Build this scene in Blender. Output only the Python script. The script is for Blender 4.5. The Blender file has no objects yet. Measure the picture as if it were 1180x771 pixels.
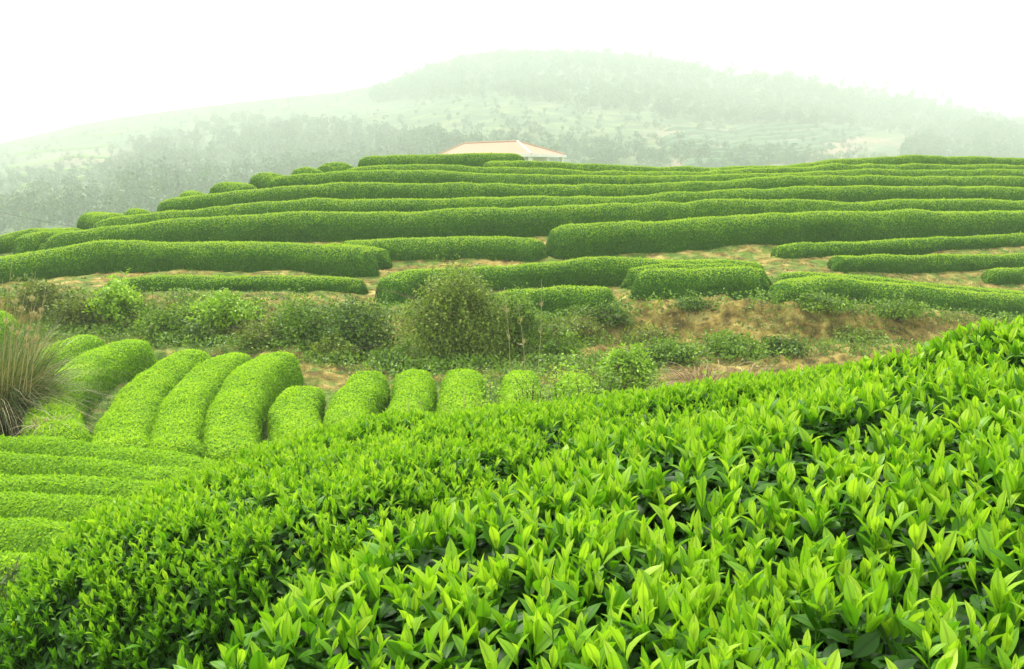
import bpy, math, random
import numpy as np
from mathutils import Vector
rng = np.random.default_rng(7)
random.seed(7)
C = bpy.context.scene
COL = C.collection

# ------------------------------------------------------------------ camera, sky, sun, exposure
F = 1150.0                       # focal length in photo pixels (photo is 1180 x 771)
PITCH = math.atan((385.5 - 200.0) / F)
cam_d = bpy.data.cameras.new('camera'); cam = bpy.data.objects.new('camera', cam_d); COL.objects.link(cam)
cam_d.sensor_width = 36.0; cam_d.sensor_fit = 'HORIZONTAL'; cam_d.lens = 36.0 * F / 1180.0
cam_d.clip_start = 0.05; cam_d.clip_end = 6000
cam.location = (0, 0, 0); cam.rotation_euler = (math.pi / 2 - PITCH, 0, 0)
C.camera = cam

SUN_EL, SUN_AZ = 60.0, -35.0      # azimuth measured from +Y (view direction) towards +X
w = bpy.data.worlds.new("World"); C.world = w; w.use_nodes = True
nt = w.node_tree; nt.nodes.clear()
sky = nt.nodes.new('ShaderNodeTexSky'); sky.sky_type = 'NISHITA'; sky.sun_disc = False
sky.sun_elevation = math.radians(SUN_EL); sky.sun_rotation = math.radians(SUN_AZ)
sky.dust_density = 4.0; sky.air_density = 1.0
hsv = nt.nodes.new('ShaderNodeHueSaturation'); hsv.inputs['Saturation'].default_value = 0.12
mixw = nt.nodes.new('ShaderNodeMix'); mixw.data_type = 'RGBA'; mixw.inputs[0].default_value = 0.6
mixw.inputs[7].default_value = (9.0, 9.2, 8.9, 1)      # the even white of an overcast sky
bg = nt.nodes.new('ShaderNodeBackground'); bg.inputs['Strength'].default_value = 0.10
out = nt.nodes.new('ShaderNodeOutputWorld')
nt.links.new(sky.outputs[0], hsv.inputs['Color']); nt.links.new(hsv.outputs[0], mixw.inputs[6])
nt.links.new(mixw.outputs[2], bg.inputs['Color']); nt.links.new(bg.outputs[0], out.inputs[0])

sd = bpy.data.lights.new('sun', 'SUN'); sun = bpy.data.objects.new('sun', sd); COL.objects.link(sun)
sd.energy = 1.5; sd.angle = math.radians(12); sd.color = (1.0, 0.96, 0.88)
el, az = math.radians(SUN_EL), math.radians(SUN_AZ)
sdir = Vector((math.sin(az) * math.cos(el), math.cos(az) * math.cos(el), math.sin(el)))
sun.rotation_euler = (-sdir).to_track_quat('-Z', 'Y').to_euler(); sun.location = (0, 0, 60)

C.view_settings.view_transform = 'Standard'; C.view_settings.look = 'None'
C.view_settings.exposure = 1.55; C.view_settings.gamma = 1.0; C.view_settings.use_curve_mapping = False
C.render.engine = 'CYCLES'
C.cycles.use_denoising = True
C.cycles.max_bounces = 7; C.cycles.diffuse_bounces = 3; C.cycles.glossy_bounces = 2
C.cycles.transmission_bounces = 5; C.cycles.transparent_max_bounces = 8; C.cycles.volume_bounces = 1
C.cycles.sample_clamp_indirect = 6.0

# ------------------------------------------------------------------ pixel <-> world
def tz(py):                       # z / Y of the ray through photo row py
    return math.tan(math.atan((385.5 - py) / F) - PITCH)
def ts(px, py):                   # X / Y of the ray
    v = (385.5 - py) / F
    return ((px - 590.0) / F) / (math.cos(PITCH) + v * math.sin(PITCH))
def W(px, py, d):
    return np.array([ts(px, py) * d, d, tz(py) * d])
def project(P):
    P = np.asarray(P); cp, sp = math.cos(PITCH), math.sin(PITCH)
    dep = P[:, 1] * cp - P[:, 2] * sp
    up = P[:, 1] * sp + P[:, 2] * cp
    dep = np.where(dep < 0.05, 0.05, dep)
    return 590 + F * P[:, 0] / dep, 385.5 - F * up / dep
def inframe(P, m=0.12):
    x, y = project(P)
    return (x > -1180 * m) & (x < 1180 * (1 + m)) & (y > -771 * m) & (y < 771 * (1 + m)) & (P[:, 1] > 0.3)

# ------------------------------------------------------------------ noise
def _h(i, j, s):
    v = np.sin(i * 127.1 + j * 311.7 + s * 74.7) * 43758.5453
    return v - np.floor(v)
def vnoise(x, y, s=0):
    x = np.asarray(x, float); y = np.asarray(y, float)
    i = np.floor(x); j = np.floor(y); fx = x - i; fy = y - j
    fx = fx * fx * (3 - 2 * fx); fy = fy * fy * (3 - 2 * fy)
    a = _h(i, j, s); b = _h(i + 1, j, s); c = _h(i, j + 1, s); d = _h(i + 1, j + 1, s)
    return (a + (b - a) * fx) * (1 - fy) + (c + (d - c) * fx) * fy
def fbm(x, y, s=0, o=4):
    r = 0; a = 1; t = 0
    for k in range(o):
        r = r + a * vnoise(x * 2 ** k, y * 2 ** k, s + k * 13); t += a; a *= .5
    return r / t                  # 0..1
def smooth(a, b, x):
    t = np.clip((x - a) / (b - a), 0, 1); return t * t * (3 - 2 * t)

# ------------------------------------------------------------------ terrain tables (photo column -> bands of (distance, photo row) )
UP = {
 -300: [(31,352),(33,345),(35,334),(37,326),(40,318),(43,312),(46,308),(49,306)],
 0:    [(29,342),(31,331),(34,318),(36,309),(39,297),(42,291),(46,286),(49,285)],
 150:  [(28,346),(30,334),(32,322),(35,302),(39,280),(43,262),(46.5,256),(50,255)],
 300:  [(27,352),(29,340),(31.5,323),(35,299),(39,269),(43.5,240),(48,218),(53,211)],
 450:  [(27,366),(29.5,346),(31.5,334),(35,301),(39,269),(43.5,235.5),(48,210),(53,196)],
 600:  [(27,372),(29,358),(31.5,335),(35,302),(39,266),(43.5,235.5),(48,213),(53,195.5)],
 750:  [(27,356),(29,339),(31.5,326),(35,292),(39,262),(43.5,235),(48,219),(53,206)],
 900:  [(26.5,350),(29,343),(31.5,314),(35,287),(39,259),(43.5,232),(48,217),(53,206)],
 1050: [(27,362),(29.5,353),(32.5,325),(36.5,290),(40.5,259),(45,232.5),(50,218),(55,203)],
 1180: [(28,378),(30,368),(34,326),(38,284),(42,260),(47,233),(52,214),(58,199)],
 1500: [(31,404),(33,392),(37,345),(42,290),(46,262),(51,237),(56,219),(62,208)]}
LOW = {  # z at d = .3, 2, 4, 6.8 ; bank base (d, z)
 -300: (-1.75,-1.95,-2.3,-3.2, 27.5,-4.6), 0: (-1.7,-1.8,-2.15,-3.0, 26.6,-4.5), 150: (-1.68,-1.75,-2.1,-2.8, 25.6,-4.45),
 300: (-1.62,-1.7,-2.0,-2.55, 24.6,-4.45), 450: (-1.6,-1.65,-1.95,-2.4, 22.5,-4.55), 600: (-1.58,-1.6,-1.85,-2.3, 22.2,-4.5),
 750: (-1.55,-1.55,-1.7,-2.25, 22.8,-4.5), 900: (-1.5,-1.5,-1.55,-2.1, 23.6,-4.35), 1050: (-1.5,-1.45,-1.5,-1.95, 24.4,-4.5),
 1180: (-1.5,-1.4,-1.45,-1.8, 25.0,-4.8), 1500: (-1.4,-1.3,-1.3,-1.5, 28.0,-5.4)}
cols = sorted(UP)
S_C = np.array([ts(c, 320) for c in cols])
BD, BZ = [], []
for c in cols:
    z0, z1, z2, z3, bd, bz = LOW[c]
    d = [0.3, 2, 4, 6.8, 8.2, 9.8, 12, 16, 19, bd]; z = [z0, z1, z2, z3, z3 - 1.1, -4.7, -4.95, -4.95, -4.75, bz]
    u = [(a, tz(b) * a) for a, b in UP[c]]
    zt = u[0][1]
    d += [u[0][0] - 0.95]; z += [bz + 0.16 * (zt - bz)]
    d += [u[0][0] - 0.22]; z += [bz + 0.90 * (zt - bz)]
    for a, b in u: d.append(a); z.append(b)
    cd, cz = u[-1]
    far = -1.3 if 350 < c < 900 else (-8 if c < 300 else -3)
    d += [cd + 6, cd + 25, 105, 135, 180]; z += [cz - .5, min(cz - 1.2, 0) if far > -2 else cz * .6 + far * .4, far, -14, -24]
    BD.append(d); BZ.append(z)
BD = np.array(BD); BZ = np.array(BZ); NB = BD.shape[1]
def herm(s, Yc):
    s = np.clip(s, S_C[0], S_C[-1] - 1e-9)
    k = np.clip(np.searchsorted(S_C, s, side='right') - 1, 0, len(S_C) - 2)
    m = np.gradient(Yc, S_C, axis=0)
    h = S_C[k + 1] - S_C[k]; t = (s - S_C[k]) / h
    h00 = 2*t**3-3*t**2+1; h10 = t**3-2*t**2+t; h01 = -2*t**3+3*t**2; h11 = t**3-t**2
    return (h00[:,None]*Yc[k] + (h10*h)[:,None]*m[k] + h01[:,None]*Yc[k+1] + (h11*h)[:,None]*m[k+1])
def ground0(X, Y):
    X = np.atleast_1d(np.asarray(X, float)).ravel(); Y = np.atleast_1d(np.asarray(Y, float)).ravel()
    s = X / np.maximum(Y, 3.0)
    D = herm(s, BD); Z = herm(s, BZ)
    Yc = np.clip(Y, D[:, 0] + 1e-4, D[:, -1] - 1e-4)
    k = (D <= Yc[:, None]).sum(1) - 1; k = np.clip(k, 0, NB - 2)
    i = np.arange(len(k)); d0 = D[i, k]; d1 = D[i, k + 1]
    t = (Yc - d0) / np.maximum(d1 - d0, 1e-6)
    return Z[i, k] * (1 - t) + Z[i, k + 1] * t
def gnoise(X, Y):
    s = X / np.maximum(Y, 3.0)
    amp = 0.05 + 0.10 * smooth(20, 24, Y) * (1 - smooth(34, 40, Y))
    n = (fbm(X * .9, Y * .9, 3) - .5) * 2 + (fbm(X * 3.1, Y * 3.1, 9, 3) - .5) * .9
    return amp * n * smooth(0, 3, np.abs(Y)) * (1 - .7 * smooth(60, 90, Y))
def ground(X, Y):
    X = np.atleast_1d(np.asarray(X, float)).ravel(); Y = np.atleast_1d(np.asarray(Y, float)).ravel()
    return ground0(X, Y) + gnoise(X, Y)
def solve(px, py, h, d0, d1, mode='first'):
    d = np.linspace(d0, d1, 400); s = ts(px, py); t = tz(py)
    f = ground0(s * d, d) + h - t * d
    sg = np.where(f[:-1] * f[1:] <= 0)[0]
    if len(sg): 
        k = sg[0]; return d[k] + (d[1] - d[0]) * abs(f[k]) / (abs(f[k]) + abs(f[k+1]) + 1e-9)
    return d[np.argmin(np.abs(f))]

# ------------------------------------------------------------------ mesh plumbing (all numpy)
def mesh(name, V, T, mats, mi=None, attrs=None, smoothf=None, parent=None):
    V = np.asarray(V, np.float32); T = np.asarray(T, np.int32)
    me = bpy.data.meshes.new(name)
    me.vertices.add(len(V)); me.vertices.foreach_set('co', V.ravel())
    n = T.shape[1]
    me.loops.add(T.size); me.loops.foreach_set('vertex_index', T.ravel())
    me.polygons.add(len(T)); me.polygons.foreach_set('loop_start', np.arange(0, T.size, n, dtype=np.int32))
    if mi is not None: me.polygons.foreach_set('material_index', np.asarray(mi, np.int32))
    sm = np.ones(len(T), bool) if smoothf is None else smoothf
    me.polygons.foreach_set('use_smooth', sm)
    for k, a in (attrs or {}).items():
        at = me.attributes.new(k, 'FLOAT', 'POINT'); at.data.foreach_set('value', np.asarray(a, np.float32))
    for m in (mats if isinstance(mats, (list, tuple)) else [mats]): me.materials.append(m)
    me.update(calc_edges=True)
    o = bpy.data.objects.new(name, me); COL.objects.link(o)
    if parent: o.parent = parent
    return o
def tag(o, label=None, cat=None, group=None, kind=None):
    if label: o['label'] = label
    if cat: o['category'] = cat
    if group: o['group'] = group
    if kind: o['kind'] = kind
    return o
def empty(name, loc, label, cat, group=None):
    o = bpy.data.objects.new(name, None); COL.objects.link(o); o.location = [float(v) for v in loc]
    o.empty_display_size = .2
    return tag(o, label, cat, group)
def gridtris(nu, nv):
    i = np.arange(nu - 1)[:, None] * nv + np.arange(nv - 1)[None, :]; i = i.ravel()
    return np.concatenate([np.stack([i, i + nv, i + nv + 1], 1), np.stack([i, i + nv + 1, i + 1], 1)])
def join(parts):                  # [(V, T, attrs dict, mat index)]
    Vs, Ts, M, n = [], [], [], 0
    keys = set(k for p in parts for k in p[2]); A = {k: [] for k in keys}
    for V, T, a, m in parts:
        Vs.append(V); Ts.append(T + n); M.append(np.full(len(T), m)); n += len(V)
        for k in keys: A[k].append(a.get(k, np.full(len(V), .5)))
    return np.concatenate(Vs), np.concatenate(Ts), np.concatenate(M), {k: np.concatenate(v) for k, v in A.items()}
def unit(v):
    return v / np.maximum(np.linalg.norm(v, axis=-1, keepdims=True), 1e-9)
def scatter(V, T, n=None, dens=None):
    a, b, c = V[T[:, 0]], V[T[:, 1]], V[T[:, 2]]
    cr = np.cross(b - a, c - a); ar = np.linalg.norm(cr, axis=1) / 2
    if n is None: n = rng.poisson(ar.sum() * dens)
    f = np.searchsorted(np.cumsum(ar), rng.random(n) * ar.sum()); f = np.clip(f, 0, len(T) - 1)
    u = rng.random(n); v = rng.random(n); k = u + v > 1; u[k] = 1 - u[k]; v[k] = 1 - v[k]
    P = a[f] + (b - a)[f] * u[:, None] + (c - a)[f] * v[:, None]
    return P, unit(cr[f])
# leaf templates: (u along, c across, tris)
def leaf_t(rows):
    V, idx = [], []
    for (u, wd) in rows:
        if wd == 0: idx.append([len(V)]); V.append((u, 0))
        else: idx.append([len(V), len(V)+1, len(V)+2]); V += [(u, -wd), (u, 0), (u, wd)]
    T = []
    for a, b in zip(idx[:-1], idx[1:]):
        if len(a) == 1 and len(b) == 3: T += [(a[0], b[1], b[0]), (a[0], b[2], b[1])]
        elif len(a) == 3 and len(b) == 3: T += [(a[0], a[1], b[1]), (a[0], b[1], b[0]), (a[1], a[2], b[2]), (a[1], b[2], b[1])]
        else: T += [(a[0], a[1], b[0]), (a[1], a[2], b[0])]
    return np.array(V, float), np.array(T)
LT1 = leaf_t([(0, 0), (.45, 1), (1, 0)])
LT2 = leaf_t([(0, 0), (.25, .75), (.6, .95), (1, 0)])
LT3 = leaf_t([(0, .08), (.12, .42), (.3, .86), (.5, 1), (.7, .84), (.87, .42), (1, 0)])
def leaves(P, A, N, L, Wd, bend, fold, tpl, var):
    """P base points, A axis, N face normal, L lengths, Wd half widths"""
    tv, tt = tpl; n = len(P); m = len(tv)
    S = np.cross(A, N)
    u = tv[:, 0][None, :, None]; c = tv[:, 1][None, :, None]
    V = (P[:, None] + A[:, None] * (L[:, None, None] * (u - .12 * np.abs(bend)[:, None, None] * u ** 2))
         + S[:, None] * (Wd[:, None, None] * c)
         + N[:, None] * (fold[:, None, None] * Wd[:, None, None] * np.abs(c) - bend[:, None, None] * L[:, None, None] * u ** 2))
    T = (tt[None] + (np.arange(n) * m)[:, None, None]).reshape(-1, 3)
    rib = np.broadcast_to(np.abs(tv[:, 1])[None], (n, m)).ravel()
    return V.reshape(-1, 3), T, {'var': np.repeat(var, m), 'rib': rib}
def orient(N, lift_lo, lift_hi, up=.25, tilt=.5):
    n = len(N)
    r = rng.normal(size=(n, 3)); tang = unit(r - (r * N).sum(1, keepdims=True) * N)
    l = rng.uniform(lift_lo, lift_hi, n)[:, None]
    A = unit(tang + N * l + np.array([0, 0, up]) )
    nn = N + rng.normal(size=(n, 3)) * tilt
    nn = unit(nn - (nn * A).sum(1, keepdims=True) * A)
    return A, nn

# ------------------------------------------------------------------ materials
def mat(name):
    m = bpy.data.materials.new(name); m.use_nodes = True; t = m.node_tree; t.nodes.clear()
    return m, t, t.nodes.new, t.links.new
def ramp(new, stops):
    r = new('ShaderNodeValToRGB'); e = r.color_ramp.elements
    while len(e) < len(stops): e.new(.5)
    for x, (p, c) in zip(e, stops): x.position = p; x.color = (*c, 1)
    return r
def leaf_mat(name, stops, trans=.35, rough=.45, rib=False, nscale=1.3, namp=.35, spec=.4, far_green=None):
    m, t, new, ln = mat(name)
    at = new('ShaderNodeAttribute'); at.attribute_name = 'var'
    geo = new('ShaderNodeNewGeometry')
    no = new('ShaderNodeTexNoise'); no.inputs['Scale'].default_value = nscale; no.inputs['Detail'].default_value = 3
    ln(geo.outputs['Position'], no.inputs['Vector'])
    ma = new('ShaderNodeMath'); ma.operation = 'MULTIPLY_ADD'; ma.inputs[1].default_value = namp; ma.inputs[2].default_value = -namp * .5
    ln(no.outputs[0], ma.inputs[0])
    ad = new('ShaderNodeMath'); ad.operation = 'ADD'; ad.use_clamp = True
    ln(ma.outputs[0], ad.inputs[0]); ln(at.outputs['Fac'], ad.inputs[1])
    r = ramp(new, stops); ln(ad.outputs[0], r.inputs[0])
    colr = r.outputs[0]
    if rib:
        ar = new('ShaderNodeAttribute'); ar.attribute_name = 'rib'
        mr = new('ShaderNodeMapRange'); mr.inputs[1].default_value = 0.0; mr.inputs[2].default_value = .22
        mr.inputs[3].default_value = .62; mr.inputs[4].default_value = 1.0
        ln(ar.outputs['Fac'], mr.inputs[0])
        mu = new('ShaderNodeMix'); mu.data_type = 'RGBA'; mu.blend_type = 'MULTIPLY'; mu.inputs[0].default_value = 1
        ln(colr, mu.inputs[6]); ln(mr.outputs[0], mu.inputs[7]); colr = mu.outputs[2]
    p = new('ShaderNodeBsdfPrincipled'); p.inputs['Roughness'].default_value = rough
    p.inputs['Specular IOR Level'].default_value = spec
    ln(colr, p.inputs['Base Color'])
    tr = new('ShaderNodeBsdfTranslucent')
    tc = new('ShaderNodeMix'); tc.data_type = 'RGBA'; tc.blend_type = 'MULTIPLY'; tc.inputs[0].default_value = 1
    tc.inputs[7].default_value = (1.15, 1.25, .5, 1); ln(colr, tc.inputs[6]); ln(tc.outputs[2], tr.inputs[0])
    mx = new('ShaderNodeMixShader'); mx.inputs[0].default_value = trans
    ln(p.outputs[0], mx.inputs[1]); ln(tr.outputs[0], mx.inputs[2])
    o = new('ShaderNodeOutputMaterial'); ln(mx.outputs[0], o.inputs[0])
    return m
def noise_mat(name, stops, scale=4, rough=.9, bump=.3, detail=8, bscale=None):
    m, t, new, ln = mat(name)
    geo = new('ShaderNodeNewGeometry')
    no = new('ShaderNodeTexNoise'); no.inputs['Scale'].default_value = scale; no.inputs['Detail'].default_value = detail
    ln(geo.outputs['Position'], no.inputs['Vector'])
    r = ramp(new, stops); ln(no.outputs[0], r.inputs[0])
    p = new('ShaderNodeBsdfPrincipled'); p.inputs['Roughness'].default_value = rough
    p.inputs['Specular IOR Level'].default_value = .2
    ln(r.outputs[0], p.inputs['Base Color'])
    n2 = new('ShaderNodeTexNoise'); n2.inputs['Scale'].default_value = bscale or scale * 5; n2.inputs['Detail'].default_value = 5
    ln(geo.outputs['Position'], n2.inputs['Vector'])
    b = new('ShaderNodeBump'); b.inputs['Strength'].default_value = bump; b.inputs['Distance'].default_value = .05
    ln(n2.outputs[0], b.inputs['Height']); ln(b.outputs[0], p.inputs['Normal'])
    o = new('ShaderNodeOutputMaterial'); ln(p.outputs[0], o.inputs[0])
    return m
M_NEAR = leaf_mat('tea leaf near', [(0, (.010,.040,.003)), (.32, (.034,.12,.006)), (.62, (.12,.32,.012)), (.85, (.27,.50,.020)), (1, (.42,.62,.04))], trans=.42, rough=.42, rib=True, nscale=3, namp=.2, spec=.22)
M_FING = leaf_mat(spec=.12, rough=.6, name='tea leaf clipped bright', stops=[(0, (.06,.16,.005)), (.4, (.19,.38,.010)), (.8, (.34,.55,.014)), (1, (.45,.62,.025))], trans=.4, nscale=1.6, namp=.3)
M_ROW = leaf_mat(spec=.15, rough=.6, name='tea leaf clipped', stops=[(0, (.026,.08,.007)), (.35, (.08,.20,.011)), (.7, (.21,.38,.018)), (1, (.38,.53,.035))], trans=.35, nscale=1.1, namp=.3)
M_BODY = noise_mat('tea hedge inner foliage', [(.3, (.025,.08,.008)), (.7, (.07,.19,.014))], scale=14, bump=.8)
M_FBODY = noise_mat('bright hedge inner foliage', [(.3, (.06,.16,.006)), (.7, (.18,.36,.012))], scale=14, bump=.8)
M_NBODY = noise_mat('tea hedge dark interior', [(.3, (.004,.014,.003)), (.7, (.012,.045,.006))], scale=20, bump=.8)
M_STEM = noise_mat('woody stem', [(.3, (.09,.06,.035)), (.7, (.2,.15,.09))], scale=20)
M_GSTEM = noise_mat('green stem', [(.3, (.10,.22,.03)), (.7, (.2,.35,.06))], scale=20)

# ------------------------------------------------------------------ ground
def ground_material():
    m, t, new, ln = mat('ground')
    geo = new('ShaderNodeNewGeometry')
    def no(scale, det=6, dist=0.0):
        n = new('ShaderNodeTexNoise'); n.inputs['Scale'].default_value = scale; n.inputs['Detail'].default_value = det
        n.inputs['Distortion'].default_value = dist
        ln(geo.outputs['Position'], n.inputs['Vector']); return n.outputs[0]
    soil = ramp(new, [(.30, (.06,.045,.014)), (.42, (.15,.11,.028)), (.53, (.27,.20,.052)), (.70, (.44,.36,.12))]); ln(no(2.6, 10, .4), soil.inputs[0])
    grass = ramp(new, [(.3, (.045,.085,.012)), (.5, (.10,.17,.022)), (.7, (.21,.24,.06))]); ln(no(3.0, 10), grass.inputs[0])
    at = new('ShaderNodeAttribute'); at.attribute_name = 'soil'
    a = new('ShaderNodeMath'); a.operation = 'MULTIPLY_ADD'; a.inputs[1].default_value = 1.6; a.inputs[2].default_value = -.8
    ln(no(1.7, 8), a.inputs[0])
    b = new('ShaderNodeMath'); b.operation = 'ADD'; ln(a.outputs[0], b.inputs[0]); ln(at.outputs['Fac'], b.inputs[1])
    mr = new('ShaderNodeMapRange'); mr.inputs[1].default_value = .35; mr.inputs[2].default_value = .62; ln(b.outputs[0], mr.inputs[0])
    mx = new('ShaderNodeMix'); mx.data_type = 'RGBA'; ln(mr.outputs[0], mx.inputs[0]); ln(grass.outputs[0], mx.inputs[6]); ln(soil.outputs[0], mx.inputs[7])
    p = new('ShaderNodeBsdfPrincipled'); p.inputs['Roughness'].default_value = .95; p.inputs['Specular IOR Level'].default_value = .15
    ln(mx.outputs[2], p.inputs['Base Color'])
    bp = new('ShaderNodeBump'); bp.inputs['Strength'].default_value = .9; bp.inputs['Distance'].default_value = .12
    ln(no(5, 10), bp.inputs['Height']); ln(bp.outputs[0], p.inputs['Normal'])
    o = new('ShaderNodeOutputMaterial'); ln(p.outputs[0], o.inputs[0])
    return m
def soil_w(X, Y, Z):
    P = np.stack([X, Y, Z], 1); px, py = project(P)
    s = np.full(len(X), .30)
    bank = smooth(21, 23, Y) * (1 - smooth(27, 29, Y))
    s = np.where(bank > .1, .42, s)
    s += bank * .45 * smooth(600, 720, px) * (1 - smooth(1120, 1180, px))
    s += bank * .12 * smooth(250, 330, px) * (1 - smooth(520, 560, px))
    up = smooth(27, 28.5, Y) * (1 - smooth(40, 42, Y))
    s += up * .20
    s += .35 * np.exp(-((px - 672) / 22) ** 2 - ((py - 418) / 16) ** 2)
    low = smooth(8, 10, Y) * (1 - smooth(20, 22, Y)); s -= low * .1
    return s
def build_ground():
    xl = np.concatenate([np.linspace(-170, -42, 40)[:-1], np.arange(-42, 46, .22), np.linspace(46, 170, 40)])
    yl = np.concatenate([np.linspace(-40, -2, 16)[:-1], np.arange(-2, 20, .22), np.arange(20, 30, .14), np.arange(30, 62, .3), np.linspace(62, 175, 60)])
    X, Y = np.meshgrid(xl, yl, indexing='ij'); X = X.ravel(); Y = Y.ravel()
    Z = ground(X, Y)
    bank = smooth(21.5, 23, Y) * (1 - smooth(28, 30, Y))
    Z = Z + bank * (.20 * (fbm(X * 2.2, Y * 5, 31, 4) - .5) * 2)
    V = np.stack([X, Y, Z], 1)
    o = mesh('ground', V, gridtris(len(xl), len(yl)), ground_material(), attrs={'soil': soil_w(X, Y, Z)})
    tag(o, 'grassy ground with bare tan soil between the tea rows', None, None, 'structure')
build_ground()

# ------------------------------------------------------------------ clipped hedges
def catmull(P, step):
    P = np.asarray(P, float)
    Q = np.concatenate([[2 * P[0] - P[1]], P, [2 * P[-1] - P[-2]]])
    out = []
    for i in range(1, len(Q) - 2):
        L = np.linalg.norm(Q[i + 1, :2] - Q[i, :2]); n = max(2, int(L / step))
        t = np.linspace(0, 1, n, endpoint=False)[:, None]
        a, b, c, d = Q[i - 1], Q[i], Q[i + 1], Q[i + 2]
        out.append(.5 * ((2 * b) + (-a + c) * t + (2 * a - 5 * b + 4 * c - d) * t ** 2 + (-a + 3 * b - 3 * c + d) * t ** 3))
    out.append(P[-1:]); return np.concatenate(out)
THETA = np.linspace(0, math.pi, 17)
def hedge_surface(L3, wd, seed, cap0=True, cap1=True, lump=.06, capl=None, exp=.55):
    """L3: centre line (x, y, top z)"""
    n = len(L3); seg = np.linalg.norm(np.diff(L3[:, :2], axis=0), axis=1); s = np.concatenate([[0], np.cumsum(seg)])
    tg = unit(np.gradient(L3[:, :2], axis=0)); nr = np.stack([tg[:, 1], -tg[:, 0]], 1)
    cl = capl or wd * .55
    def e(x): 
        u = np.clip(x / cl, 0, 1); return np.maximum((1 - (1 - u) ** 2.3), 0) ** (1 / 2.3)
    k = np.ones(n)
    if cap0: k = k * e(s)
    if cap1: k = k * e(s[-1] - s)
    zg = ground0(L3[:, 0], L3[:, 1])
    wig = 1 + .10 * (fbm(s * .35, s * 0 + seed, 5) - .5) * 2
    kk = np.maximum(k, .02)
    ca = np.sign(np.cos(THETA)) * np.abs(np.cos(THETA)) ** exp; sa = np.abs(np.sin(THETA)) ** exp
    ca = ca * (.93 + .07 * np.sin(THETA))
    X = L3[:, 0:1] + nr[:, 0:1] * ca[None] * (wd / 2 * kk * wig)[:, None]
    Y = L3[:, 1:2] + nr[:, 1:2] * ca[None] * (wd / 2 * kk * wig)[:, None]
    top = (L3[:, 2] - zg) * (1 + .09 * (fbm(s * .6 + seed, s * 0 + 3, 8, 3) - .5) * 2)
    H = top * kk ** .75
    base = np.minimum(zg[:, None], ground0(X.ravel(), Y.ravel()).reshape(X.shape)) - .05
    Z = base + (zg[:, None] + H[:, None] - base) * sa[None]
    # lumps
    nn = (fbm(s[:, None] * 1.1 + seed, THETA[None] * 1.3 + s[:, None] * 0, seed, 3) - .5) * 2 * lump
    Z = Z + nn * sa[None]
    X = X + nr[:, 0:1] * nn * ca[None]; Y = Y + nr[:, 1:2] * nn * ca[None]
    V = np.stack([X, Y, Z], 2).reshape(-1, 3)
    return V, gridtris(n, len(THETA))
def hedge(poly, h, wd, label, group, dr, dadd=0.0, dens=330, ll=.075, M=None, cap0=True, cap1=True, step=.3, capl=None, var0=.5, toplit=.80, exp=.78, name='tea_hedge'):
    pts = []
    for p in poly:
        d = p[2] if len(p) > 2 else solve(p[0], p[1], h, *dr) + dadd
        pts.append((p[0], p[1], d))
    pts = np.array(pts)
    if len(pts) > 3 and len(poly[0]) == 2:      # even out the distance along the row
        dd = pts[:, 2].copy(); dd[1:-1] = .25 * pts[:-2, 2] + .5 * pts[1:-1, 2] + .25 * pts[2:, 2]; pts[:, 2] = dd
    L3 = np.array([W(*p) for p in pts])
    L3 = catmull(L3, step)
    V, T = hedge_surface(L3, wd, (abs(hash(round(float(L3[0, 0] * 7 + L3[0, 1]), 3))) % 997) * .37, cap0, cap1, capl=capl, exp=exp)
    a, b, c = V[T[:, 0]], V[T[:, 1]], V[T[:, 2]]
    nrm = np.cross(b - a, c - a)
    if nrm[:, 2].sum() < 0: T = T[:, ::-1]; nrm = -nrm
    ctr = (a + b + c) / 3
    vis = (inframe(ctr, .15)) & ((unit(nrm) * unit(-ctr)).sum(1) > -.35)
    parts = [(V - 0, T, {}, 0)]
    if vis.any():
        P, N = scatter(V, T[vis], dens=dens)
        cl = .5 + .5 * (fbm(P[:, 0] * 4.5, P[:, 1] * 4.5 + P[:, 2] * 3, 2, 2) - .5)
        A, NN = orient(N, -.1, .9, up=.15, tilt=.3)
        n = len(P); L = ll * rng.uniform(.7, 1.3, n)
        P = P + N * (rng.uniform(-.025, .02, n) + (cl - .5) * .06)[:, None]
        var = np.clip(var0 + rng.normal(0, .12, n) + (cl - .5) * .4 + toplit * (N[:, 2] - .45), 0, 1)  # top light put into leaf colour: young tops paler, sides darker
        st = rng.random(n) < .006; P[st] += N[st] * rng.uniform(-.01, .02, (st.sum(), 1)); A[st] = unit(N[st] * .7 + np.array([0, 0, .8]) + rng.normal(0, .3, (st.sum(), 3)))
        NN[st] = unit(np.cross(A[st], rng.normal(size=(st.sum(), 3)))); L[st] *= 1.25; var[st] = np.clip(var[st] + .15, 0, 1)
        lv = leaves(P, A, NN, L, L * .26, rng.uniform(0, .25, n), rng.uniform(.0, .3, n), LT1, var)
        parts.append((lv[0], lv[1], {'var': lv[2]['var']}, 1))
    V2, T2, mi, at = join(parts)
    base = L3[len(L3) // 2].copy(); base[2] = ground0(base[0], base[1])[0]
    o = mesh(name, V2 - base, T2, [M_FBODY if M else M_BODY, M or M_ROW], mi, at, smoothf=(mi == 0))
    o.location = base
    tag(o, label, 'tea hedge', group)
    return o

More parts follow.
